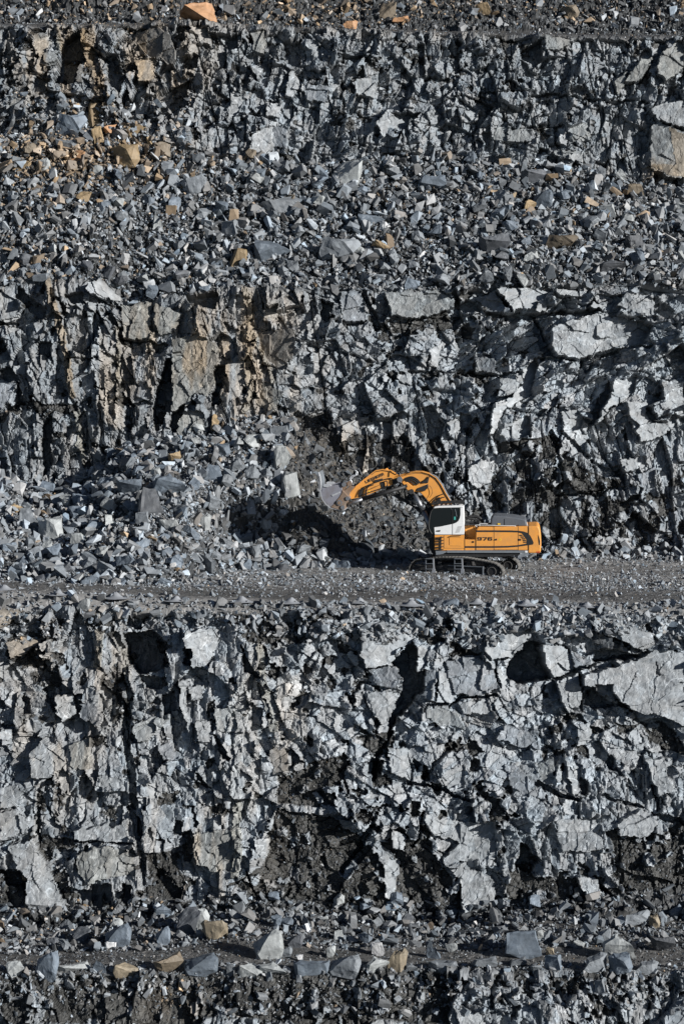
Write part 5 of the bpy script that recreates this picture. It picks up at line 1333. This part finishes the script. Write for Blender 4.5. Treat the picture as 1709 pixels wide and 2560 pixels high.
# --- upper structure
prism('main_frame', UPF, Z2, [(125, 768), (1210, 770), (1190, 802), (900, 822), (130, 822)], .03, 3.15, 'black', bev=.02, yt=.12)  # underside made deeper to keep sunlight off the tracks
prism('side_sill', UPF, Z2, [(282, 739), (1306, 741), (1306, 769), (1280, 771), (284, 770)], -.10, 3.3, 'sill', bev=.012)
body = prism('engine_housing', UPF, Z2, [(647, 602), (652, 500), (664, 468), (680, 446), (1185, 436), (1307, 434), (1307, 738), (647, 738)], 0, 3.2, 'orange', bev=.045)
prism('front_housing', UPF, Z2, [(510, 604), (646, 604), (646, 738), (510, 738)], 0.002, 3.198, 'orange', bev=.02)
prism('tank_wall', UPF, Z2, [(512, 413), (672, 410), (680, 452), (655, 605), (512, 605)], .85, 3.15, 'orange', bev=.02, yt=.85)
cw = prism('counterweight', UPF, Z2, [(1309, 433), (1425, 431), (1448, 448), (1462, 500), (1474, 600), (1476, 660), (1470, 745), (1462, 770), (1415, 774), (1309, 772)], -.005, 3.205, 'orange', bev=.16)
prism('slot', UPF, Z2, [(1437, 545), (1448, 575), (1462, 625), (1460, 670), (1450, 668), (1441, 610)], -.02, .1, 'black', cw, 0)
b5 = bmesh.new()
for k_ in range(3): add_prism(b5, UPF, Z2, [(1412 + k_ * 17, 771), (1420 + k_ * 17, 771), (1428 + k_ * 17, 747), (1420 + k_ * 17, 747)], -.012, .02, 0)
finish('warning_stripe', b5, 'red', cw)
prism('marker_plate', UPF, Z2, [(1272, 742), (1303, 742), (1303, 768), (1272, 766)], -.112, -.09, 'white', cw, 0)
# sweeping black band on the housing and counterweight
def ribbon(name, outer, inner, parent, y_=-.012):
    bm_ = bmesh.new()
    for i in range(len(outer) - 1): add_prism(bm_, UPF, Z2, [outer[i], outer[i + 1], inner[i + 1], inner[i]], y_, .02, 0, 0)
    bmesh.ops.remove_doubles(bm_, verts=bm_.verts, dist=.001)
    return finish(name, bm_, 'black', parent)
ribbon('stripe', [(652, 484), (880, 484), (1080, 485), (1190, 490), (1250, 498), (1306, 518)], [(652, 506), (880, 506), (1080, 508), (1180, 510), (1232, 522), (1306, 655)][:5] + [(1290, 600)], body)
ribbon('stripe', [(1306, 518), (1340, 555), (1366, 605), (1380, 642), (1372, 664), (1306, 674)], [(1306, 640), (1306, 642), (1306, 645), (1306, 648), (1306, 652), (1306, 655)], cw, -.018)
ribbon('stripe', [(512, 706), (880, 705), (1050, 702), (1180, 692), (1306, 674)], [(512, 684), (880, 684), (1050, 681), (1180, 672), (1290, 652)], body)
b5 = bmesh.new(); add_prism(b5, UPF, Z2, [(1232, 522), (1306, 518), (1306, 674), (1292, 652), (1292, 600), (1270, 552)], -.0125, .02, 0, 0); finish('stripe', b5, 'black', body)
b5 = bmesh.new()
for cx_, cy_ in ((1222, 547), (1240, 568), (1256, 590), (1266, 611), (1272, 633)): add_prism(b5, UPF, Z2, [(cx_ - 22, cy_ - 6), (cx_ + 12, cy_ - 6), (cx_ + 20, cy_ + 7), (cx_ - 14, cy_ + 7)], -.022, .0, 0, 0)
finish('louvre', b5, 'dark', body)
b5 = bmesh.new()
for x_, y0_, y1_ in ((880, 437, 735), (1185, 437, 735), (646, 605, 738), (1308, 436, 740)): add_prism(b5, UPF, Z2, [(x_ - 2, y0_), (x_ + 2, y0_), (x_ + 2, y1_), (x_ - 2, y1_)], -.008, .03, 0, 0)
add_prism(b5, UPF, Z2, [(880, 727), (1185, 730), (1185, 733), (880, 730)], -.008, .03, 0, 0)
finish('panel_seam', b5, 'black', body)
b5 = bmesh.new(); add_prism(b5, UPF, Z2, [(1188, 592), (1221, 592), (1221, 614), (1188, 614)], -.03, 0, .005, 0); finish('handle', b5, 'black', body)
b5 = bmesh.new(); add_prism(b5, UPF, Z2, [(606, 620), (628, 620), (628, 641), (606, 641)], -.03, 0, .005, 0); finish('handle', b5, 'black', body)
lettering('model_number', UPF, Z2, '976', (668, 614), (858, 614), 8.6, -.002, 'black', body)
b5 = bmesh.new(); add_prism(b5, UPF, Z2, [(868, 612), (880, 600), (890, 596), (908, 588), (918, 592), (916, 612), (895, 614)], -.01, .0, 0, 0); finish('emblem', b5, 'black', body)
b5 = bmesh.new(); add_prism(b5, UPF, Z2, [(938, 612), (972, 612), (955, 580)], -.008, .0, 0, 0); finish('warning_sign', b5, 'yellow', body)
b5 = bmesh.new(); add_prism(b5, UPF, Z2, [(952, 592), (958, 592), (956, 606), (954, 606)], -.011, .0, 0, 0); finish('warning_mark', b5, 'black', body)
hood = prism('engine_hood', UPF, Z2, [(838, 432), (842, 350), (862, 304), (905, 302), (1010, 306), (1150, 322), (1280, 350), (1290, 400), (1300, 436)], .35, 2.7, 'grey', bev=.07, yt=.35)
b5 = bmesh.new()
for x_ in (838, 1011): add_prism(b5, UPF, Z2, [(x_, 340), (x_ + 3, 340), (x_ + 3, 425), (x_, 425)], .33, .36, 0, .35)
finish('hood_seam', b5, 'black', hood)
prism('lamp', UPF, Z2, [(925, 396), (958, 396), (958, 413), (925, 413)], .31, .36, 'yellow', hood, .005, yt=.35)
prism('hood_front', UPF, Z2, [(828, 436), (835, 340), (856, 318), (856, 436)], .5, 2.5, 'black', hood, .02, yt=.5)
b5 = bmesh.new()
for pts in ([(665, 440), (665, 418), (1000, 426), (1140, 428), (1145, 440)], [(700, 430), (700, 400), (760, 400), (800, 405)], [(1290, 380), (1304, 430)]): add_tube(b5, curve(UPF, Z2, pts, .1), .018, 8)
finish('handrail', b5, 'white', EXC, True)
tube('exhaust_hose', UPF, Z2, [(520, 335), (560, 322), (620, 310), (690, 322), (730, 370), (740, 420)], 1.7, .09, 'black')
b5 = bmesh.new(); add_prism(b5, UPF, Z2, [(512, 408), (672, 404), (680, 414), (512, 417)], .5, 3.0, .01, .85); add_prism(b5, UPF, Z2, [(690, 440), (690, 420), (830, 412), (830, 440)], 1.2, 2.4, .03, 1.2)
add_tube(b5, curve(UPF, Z2, [(520, 400), (600, 385), (660, 392)], 1.2), .04, 8); add_tube(b5, curve(UPF, Z2, [(560, 345), (600, 340), (650, 350), (690, 350)], 1.2), .06, 8)
finish('deck_equipment', b5, 'dark', EXC)
# --- cab
cab = prism('cab', UPF, Z2, [(455, 198), (497, 198), (503, 536), (455, 536)], .0, 1.2, 'white', bev=.02)
prism('window', UPF, Z2, [(112, 206), (450, 192), (456, 300), (456, 534), (134, 534), (98, 528), (66, 480), (58, 420), (66, 330), (84, 250)], .025, 1.175, 'glass', cab, .05, yt=0)
prism('roof', UPF, Z2, [(112, 208), (130, 186), (180, 176), (470, 168), (494, 184), (497, 200), (450, 196), (180, 202)], -.01, 1.21, 'white', cab, .025, yt=0)
for y0_, y1_ in ((-.006, .03), (1.17, 1.206)):
    prism('door', UPF, Z2, [(125, 447), (200, 438), (255, 426), (356, 405), (400, 388), (430, 364), (447, 330), (455, 290), (458, 290), (458, 537), (132, 537)], y0_, y1_, 'white', cab, .006, yt=0)
prism('side_panel', UPF, Z2, [(446, 330), (455, 288), (455, 200), (492, 200), (498, 350), (503, 536), (356, 537), (356, 406), (400, 389), (430, 365)], -.012, .0, 'white', cab, .004, yt=0)
b5 = bmesh.new()
for pts in ([(112, 212), (84, 252), (66, 330), (58, 420), (66, 480), (98, 530)],): add_tube(b5, curve(UPF, Z2, pts, .03), .035, 8); add_tube(b5, curve(UPF, Z2, pts, 1.17), .035, 8)
add_prism(b5, UPF, Z2, [(352, 196), (359, 196), (359, 405), (352, 407)], -.008, .03, 0, 0)
add_prism(b5, UPF, Z2, [(354, 405), (358, 405), (358, 537), (354, 537)], -.016, .0, 0, 0)
finish('window_pillar', b5, 'black', cab)
b5 = bmesh.new(); add_prism(b5, UPF, Z2, [(145, 500), (152, 486), (204, 481), (200, 500), (188, 503)], -.02, 0, 0, 0); finish('door_handle', b5, 'black', cab)
b5 = bmesh.new()
for k_ in range(7): add_prism(b5, UPF, Z2, [(420 - k_ * 5, 437 + k_ * 12), (472 - k_ * 5, 434 + k_ * 12), (472 - k_ * 5, 437 + k_ * 12), (420 - k_ * 5, 440 + k_ * 12)], -.02, 0, 0, 0)
finish('air_slots', b5, 'black', cab)
prism('sticker', UPF, Z2, [(374, 312), (396, 312), (396, 352), (374, 352)], .015, .03, 'teal', cab, 0)
b5 = bmesh.new(); add_tube(b5, curve(UPF, Z2, [(388, 215), (398, 260), (408, 312)], .015), .012, 6); add_tube(b5, curve(UPF, Z2, [(330, 205), (345, 220), (352, 245)], .015), .01, 6); finish('wiper', b5, 'sill', cab, True)
b5 = bmesh.new(); add_prism(b5, UPF, Z2, [(95, 160), (102, 136), (240, 128), (490, 119), (500, 128), (498, 137), (330, 142), (240, 146), (110, 158)], -.04, .02, 0, 0); add_prism(b5, UPF, Z2, [(95, 160), (102, 136), (240, 128), (490, 119), (500, 128), (498, 137), (330, 142), (240, 146), (110, 158)], 1.16, 1.22, 0, 0)
for x_ in (100, 150, 200, 250, 300, 350, 400, 450, 490): add_prism(b5, UPF, Z2, [(x_, 137), (x_ + 10, 137), (x_ + 10, 145), (x_, 145)], .02, 1.16, 0, 0)
for x_ in (112, 205, 340, 480):
    for y_ in (.0, 1.13): add_prism(b5, UPF, Z2, [(x_, 140), (x_ + 9, 140), (x_ + 9, 182), (x_, 182)], y_, y_ + .04, 0, 0)
finish('roof_guard', b5, 'black', cab)
base = prism('cab_base', UPF, Z2, [(128, 542), (503, 540), (508, 710), (508, 738), (128, 738)], .0, 1.25, 'orange', bev=.02)
b5 = bmesh.new()
for x_, y0_, y1_ in ((247, 545, 708), (316, 570, 672), (508, 545, 738)): add_prism(b5, UPF, Z2, [(x_ - 2, y0_), (x_ + 2, y0_), (x_ + 2, y1_), (x_ - 2, y1_)], -.008, .02, 0, 0)
add_prism(b5, UPF, Z2, [(247, 708), (508, 710), (508, 713), (247, 711)], -.008, .02, 0, 0); add_prism(b5, UPF, Z2, [(128, 537), (505, 536), (505, 541), (128, 542)], -.008, .1, 0, 0)
add_prism(b5, UPF, Z2, [(322, 575), (460, 575), (460, 577), (322, 577)], -.006, .02, 0, 0); add_prism(b5, UPF, Z2, [(322, 680), (460, 682), (460, 684), (322, 682)], -.006, .02, 0, 0)
finish('panel_seam', b5, 'black', base)
b5 = bmesh.new(); add_tube(b5, curve(UPF, Z2, [(318, 572), (335, 556), (430, 552), (462, 550)], -.05), .02, 8); finish('grab_rail', b5, 'black', base, True)
b5 = bmesh.new()
for yy_ in (572, 612, 652, 692, 725):
    add_prism(b5, UPF, Z2, [(138, yy_), (245, yy_ - 6), (245, yy_), (200, yy_ + 6), (138, yy_ + 10)], -.16, .0, 0, 0)
for x_ in (205,): add_prism(b5, UPF, Z2, [(x_ - 8, 565), (x_ + 12, 560), (x_ + 8, 720), (x_ - 10, 735)], -.05, -.01, 0, 0)
add_prism(b5, UPF, Z2, [(138, 590), (200, 588), (200, 604), (138, 606)], -.02, 0, 0, 0); add_prism(b5, UPF, Z2, [(138, 645), (200, 645), (200, 662), (138, 664)], -.02, 0, 0, 0)
finish('cab_ladder', b5, 'black', base)
b5 = bmesh.new()
add_prism(b5, UPF, Z2, [(145, 742), (282, 742), (275, 762), (145, 792)], -.25, .05, 0, 0); add_prism(b5, UPF, Z2, [(150, 760), (250, 756), (246, 775), (150, 790)], -.3, -.25, 0, 0)
finish('mirror_bracket', b5, 'sill', base)
prism('boarding_lamp', UPF, Z2, [(62, 640), (104, 640), (104, 660), (62, 660)], .5, .7, 'white', base, .01)
b5 = bmesh.new(); add_prism(b5, UPF, Z2, [(58, 590), (130, 560), (130, 800), (90, 770), (60, 700)], .35, 3.0, .02, .35); finish('front_frame', b5, 'black', EXC)
# --- boom
BY0, BY1 = 1.35, 2.1
bo = [(905, 190), (945, 165), (1020, 143), (1090, 130), (1160, 132), (1240, 155), (1305, 198), (1355, 265), (1400, 350), (1455, 440), (1530, 560), (1600, 700), (1480, 740), (1400, 680), (1255, 470), (1190, 395), (1150, 350), (1090, 335), (1050, 345), (1010, 322), (985, 285), (972, 258), (948, 240), (925, 215)]
boom = prism('boom', UPF, Z3, bo, BY0, BY1, 'orange', bev=.03)
def strip(name, pts, off, y0, y1, m, parent):
    """thin plate following the surveyed line, off px thick (photo pixels * zoom)"""
    bm_ = bmesh.new()
    for a, b in zip(pts[:-1], pts[1:]):
        dx, dy = b[0] - a[0], b[1] - a[1]; L_ = math.hypot(dx, dy); nx_, ny_ = -dy / L_ * off, dx / L_ * off
        add_prism(bm_, UPF, Z3, [a, b, (b[0] + nx_, b[1] + ny_), (a[0] + nx_, a[1] + ny_)], y0, y1, 0, BY0)
    return finish(name, bm_, m, parent)
strip('boom_flange', [(925, 165), (945, 160), (1020, 138), (1090, 125), (1160, 127), (1240, 149), (1308, 192), (1360, 262), (1406, 348), (1462, 440)], -5, BY0 - .05, BY1 + .05, 'orange', boom)
strip('edge_line', [(945, 172), (1020, 150), (1090, 137), (1160, 139), (1238, 162), (1300, 206), (1348, 270), (1390, 352), (1445, 440)], 5, BY0 - .012, BY0, 'black', boom)
b5 = bmesh.new()
for i in range(9):
    x0_, y0_ = [(1250, 150), (1290, 172), (1322, 205), (1348, 240), (1368, 275), (1388, 315), (1408, 352), (1428, 388), (1448, 422)][i]
    add_prism(b5, UPF, Z3, [(x0_, y0_), (x0_ + 20, y0_ + 6), (x0_ + 30, y0_ + 26), (x0_ + 12, y0_ + 24)], BY0 + .2, BY0 + .6, 0, BY0)
add_tube(b5, curve(UPF, Z3, [(1240, 145), (1315, 180), (1378, 270), (1420, 350), (1468, 435)], BY0 + .2), .05, 8); add_tube(b5, curve(UPF, Z3, [(1240, 145), (1315, 180), (1378, 270), (1420, 350), (1468, 435)], BY0 + .5), .05, 8)
finish('grease_lines', b5, 'sill', boom)
# swelling plate of the stick-cylinder mount
prism('mount_plate', UPF, Z3, [(948, 238), (970, 222), (1010, 235), (1060, 275), (1110, 262), (1180, 250), (1215, 255), (1200, 290), (1110, 300), (1075, 345), (1050, 350), (1008, 322), (985, 285)], BY0 - .1, BY0, 'orange', boom, .03)
b5 = bmesh.new(); add_prism(b5, UPF, Z3, [(1110, 300), (1225, 255), (1230, 290), (1190, 330), (1150, 325), (1100, 330)], BY0 - .14, BY0, .02); add_prism(b5, UPF, Z3, [(1150, 235), (1240, 180), (1225, 245), (1160, 250)], BY0 - .06, BY0, .02)
add_prism(b5, UPF, Z3, [(970, 262), (1000, 255), (1010, 290), (980, 290)], BY0 - .13, BY0, .01)
finish('valve_block', b5, 'black', boom)
b5 = bmesh.new()
for k_, (pts) in enumerate([[(975, 205), (1010, 186), (1060, 180), (1110, 205), (1145, 243)], [(980, 215), (1020, 198), (1065, 195), (1105, 220), (1130, 250)], [(985, 222), (1020, 212), (1060, 212), (1095, 238), (1118, 262)], [(985, 232), (1015, 226), (1050, 235), (1080, 262), (1105, 268)],
                            [(1160, 232), (1210, 205), (1245, 170)], [(1240, 270), (1262, 300), (1270, 350), (1240, 400)], [(1265, 445), (1330, 385), (1385, 360)], [(1290, 450), (1350, 405), (1400, 395)], [(890, 150), (895, 100), (925, 72), (960, 90), (985, 125), (1035, 135)]]):
    add_tube(b5, curve(UPF, Z3, pts, BY0 - .04 - .01 * k_), .04 if k_ < 4 else (.012 if k_ == 5 else .03), 8)
finish('hose', b5, 'hose', boom, True)
prism('lifting_eye', UPF, Z3, [(1228, 160), (1236, 148), (1252, 148), (1260, 175)], BY0 + .2, BY0 + .5, 'orange', boom, .01)
prism('clamp_bracket', UPF, Z3, [(1320, 405), (1345, 392), (1362, 430), (1335, 440)], BY0 - .06, BY0, 'black', boom, .01)
for y_ in (BY0 - .28, BY1 + .06):
    b5 = bmesh.new(); add_tube(b5, curve(UPF, Z3, [(1085, 370, y_), (1180, 545, y_)], y_), .14, 16); add_tube(b5, curve(UPF, Z3, [(1180, 545, y_), (1300, 800, y_)], y_), .16, 16)
    c_ = finish('boom_cylinder', b5, 'chrome', EXC, True)
    b5 = bmesh.new(); add_tube(b5, curve(UPF, Z3, [(1050, 320, y_), (1085, 370, y_)], y_), .07, 12); t, z = UPF.hit(*Z3(1050, 335), y_); add_cyl(b5, UPF, t, z, y_ - .12, y_ + .12, .15, 20); finish('piston_rod', b5, 'dark', c_)
b5 = bmesh.new()
for k_, pts in enumerate([[(1130, 420), (1160, 480), (1215, 560)], [(1150, 400), (1185, 460), (1240, 520)], [(1110, 440), (1140, 520), (1200, 600)], [(1170, 380), (1210, 440), (1250, 500)]]): add_tube(b5, curve(UPF, Z3, pts, BY0 - .1 + .1 * k_), .05, 8)
finish('supply_hoses', b5, 'hose', EXC, True)
prism('boom_foot', UPF, Z3, [(1200, 470), (1270, 470), (1330, 560), (1400, 760), (1230, 760), (1180, 620)], BY0 + .05, BY1 + .3, 'black', bev=.02)
# --- arm
AY0, AY1 = 1.47, 1.98
arm = prism('arm', UPF, Z3, [(383, 398), (400, 345), (450, 288), (540, 212), (620, 148), (668, 116), (740, 106), (820, 116), (885, 152), (935, 178), (915, 212), (850, 262), (700, 322), (600, 366), (500, 396), (412, 416)], AY0, AY1, 'orange', bev=.03)
bm_ = bmesh.new()
L0 = [(455, 282), (545, 206), (625, 142), (670, 110), (740, 99), (822, 109), (888, 145)]
for a, b in zip(L0[:-1], L0[1:]): add_prism(bm_, UPF, Z3, [a, b, (b[0], b[1] + 8), (a[0], a[1] + 8)], AY0 - .05, AY1 + .05, 0, AY0)
finish('arm_flange', bm_, 'orange', arm)
bm_ = bmesh.new()
for a, b in zip(L0[2:-1], L0[3:]): add_prism(bm_, UPF, Z3, [(a[0], a[1] + 13), (b[0], b[1] + 13), (b[0], b[1] + 18), (a[0], a[1] + 18)], AY0 - .01, AY0, 0, AY0)
finish('edge_line', bm_, 'black', arm)
prism('lifting_eye', UPF, Z3, [(768, 108), (775, 92), (790, 86), (800, 95), (806, 114)], AY0 + .1, AY1 - .1, 'orange', arm, .01)
lettering('maker_lettering', UPF, Z3, 'LIEBHERR', (568, 250), (764, 160), 7.6, AY0 - .002, 'black', arm)
b5 = bmesh.new()
add_prism(b5, UPF, Z3, [(490, 390), (488, 350), (510, 310), (540, 290), (560, 300), (535, 325), (525, 375), (520, 392)], AY0 - .02, AY0, 0)
add_prism(b5, UPF, Z3, [(720, 235), (765, 225), (775, 300), (740, 310)], AY0 - .03, AY0, 0, AY0); add_prism(b5, UPF, Z3, [(650, 215), (745, 195), (750, 215), (670, 240)], AY0 - .07, AY0, .01)
add_prism(b5, UPF, Z3, [(850, 215), (905, 190), (930, 215), (900, 250), (850, 262)], AY0 - .03, AY0, 0, AY0)
finish('valve_block', b5, 'black', arm)
b5 = bmesh.new()
for k_, pts in enumerate([[(545, 290), (640, 250), (720, 222), (790, 200), (840, 196), (855, 225), (862, 262)], [(560, 380), (568, 320), (600, 280), (650, 262)], [(575, 400), (570, 350), (580, 300)], [(575, 385), (600, 410), (650, 425), (690, 428)], [(760, 230), (790, 225), (795, 270), (760, 290)], [(540, 300), (520, 330), (500, 380)], [(530, 372), (600, 345), (720, 305), (840, 270)], [(580, 320), (640, 300), (720, 260)]]):
    add_tube(b5, curve(UPF, Z3, pts, AY0 - .07 - .01 * k_), .032 if k_ != 7 else .012, 8)
finish('hose', b5, 'hose', arm, True)
prism('warning_sign', UPF, Z3, [(592, 340), (616, 336), (612, 322), (596, 325)], AY0 - .01, AY0, 'yellow', arm, 0)
t, z = UPF.hit(*Z3(928, 205), BY0); b5 = bmesh.new(); add_cyl(b5, UPF, t, z, BY0 - .14, BY1 + .14, .165); finish('elbow_pin', b5, 'chrome', boom)
t, z = UPF.hit(*Z3(908, 255), BY0); b5 = bmesh.new(); add_cyl(b5, UPF, t, z, BY0 - .1, BY1 + .1, .07); finish('elbow_pin', b5, 'chrome', boom)
for nm_, y_, A, B, C_ in (('stick_cylinder', 1.3, (380, 470), (540, 412), (985, 282)), ('tilt_cylinder', 2.2, (350, 480), (560, 405), (960, 290))):
    b5 = bmesh.new(); add_tube(b5, curve(UPF, Z3, [A, B], y_), .095, 14); c_ = finish(nm_, b5, 'chrome', EXC, True)
    b5 = bmesh.new(); add_tube(b5, curve(UPF, Z3, [B, C_], y_), .12, 14); finish('cylinder_barrel', b5, 'black', c_, True)
    b5 = bmesh.new(); add_tube(b5, curve(UPF, Z3, [(500, 410), (620, 372), (760, 338), (930, 292)], y_), .035, 8); finish('oil_line', b5, 'dark', c_, True)
for y_ in (1.5, 1.95):
    b5 = bmesh.new(); add_tube(b5, curve(UPF, Z3, [(800, 340), (930, 412), (1090, 500)], y_), .06, 10); add_tube(b5, curve(UPF, Z3, [(830, 340), (1000, 430), (1100, 475)], y_), .05, 10); add_tube(b5, curve(UPF, Z3, [(1090, 500), (1230, 600)], y_), .1, 12); finish('push_rod', b5, 'black', EXC, True)
# --- bucket
bk = finish('bucket', bmesh.new(), 'steel', EXC)
KY0, KY1 = .55, 2.85
side = [(100, 320), (104, 290), (120, 268), (160, 280), (205, 272), (250, 262), (300, 266), (318, 300), (315, 345), (285, 395), (255, 430), (235, 465), (195, 498), (150, 470), (112, 420), (94, 360)]
for y0_, y1_ in ((KY0, KY0 + .09), (KY1 - .09, KY1)):
    prism('side_plate', UPF, Z3, side, y0_, y1_, 'steel', bk, .02, yt=KY0)
    prism('cheek_plate', UPF, Z3, [(318, 318), (345, 345), (368, 372), (388, 392), (385, 420), (362, 445), (345, 480), (348, 522), (300, 532), (255, 520), (195, 500), (236, 465), (256, 430), (286, 395), (314, 350)], y0_ - .03, y1_ + .03, 'rust', bk, .02, yt=KY0, label='brown rusty cheek plate of the bucket')
    prism('wear_pad', UPF, Z3, [(115, 262), (125, 254), (180, 254), (205, 264), (202, 276), (160, 292), (118, 284)], y0_ - .05, y1_ + .02, 'edge', bk, .02, yt=KY0)
outer = [(64, 170), (66, 240), (76, 310), (86, 365), (104, 420), (135, 465), (185, 508), (255, 528), (345, 533)]
inner = [(78, 175), (84, 240), (92, 305), (99, 362), (116, 412), (146, 456), (192, 498), (258, 517), (345, 521)]
b5 = bmesh.new()
for i in range(len(outer) - 1): add_prism(b5, UPF, Z3, [outer[i], outer[i + 1], inner[i + 1], inner[i]], KY0 + .0, KY1, 0, KY0)
bmesh.ops.remove_doubles(b5, verts=b5.verts, dist=.002); finish('bucket_shell', b5, 'edge', bk)
b5 = bmesh.new(); add_prism(b5, UPF, Z3, [(300, 268), (312, 268), (330, 340), (395, 400), (350, 480), (345, 525), (335, 525), (340, 470), (380, 400), (318, 350)], KY0 + .1, KY1 - .1, 0, KY0); finish('back_plate', b5, 'rust', bk)
for k_ in range(6):
    y_ = KY0 + k_ * (KY1 - KY0 - .2) / 5
    prism('tooth', UPF, Z3, [(66, 128), (72, 128), (86, 165), (98, 230), (96, 318), (80, 322), (62, 250), (60, 180)], y_, y_ + .2, 'sill' if k_ else 'edge', bk, .02, yt=KY0)
for c_, r_ in (((288, 453), 7.2), ((322, 502), 5.2), ((374, 408), 5), ((335, 262), 5.4)): pin('pin', UPF, Z3, c_, KY0 - .09, KY1 + .09, r_, 'chrome', bk)
b5 = bmesh.new(); t, z = UPF.hit(*Z3(288, 453), KY0); add_cyl(b5, UPF, t, z, KY0 - .11, KY0 - .09, .105); finish('pin_cap', b5, 'rust', bk)
prism('stiffener', UPF, Z3, [(205, 370), (290, 335), (296, 350), (215, 388)], KY0 - .03, KY0, 'edge', bk, .005)
prism('link_plate', UPF, Z3, [(318, 300), (316, 255), (345, 238), (372, 240), (378, 262), (356, 300), (332, 330)], KY0 + .15, KY0 + .25, 'rust', bk, .02, yt=KY0)
prism('hinge_block', UPF, Z3, [(330, 330), (400, 275), (450, 285), (400, 345), (385, 398), (345, 420)], 1.2, 2.25, 'rust', bk, .03, yt=1.2, label='dark brown worn hinge block')
pin('hinge_boss', UPF, Z3, (395, 250), KY0 + .1, KY0 + .35, 6.2, 'rust', bk)
for y_ in (KY0 + .2, KY1 - .2):
    b5 = bmesh.new(); add_tube(b5, curve(UPF, Z3, [(325, 320), (370, 262), (415, 195), (470, 150)], y_), .045, 8)
    add_tube(b5, curve(UPF, Z3, [(412, 255), (418, 230), (402, 200), (420, 168), (470, 160), (478, 130), (452, 108)], y_), .045, 8); finish('clam_link', b5, 'edge', bk, True)
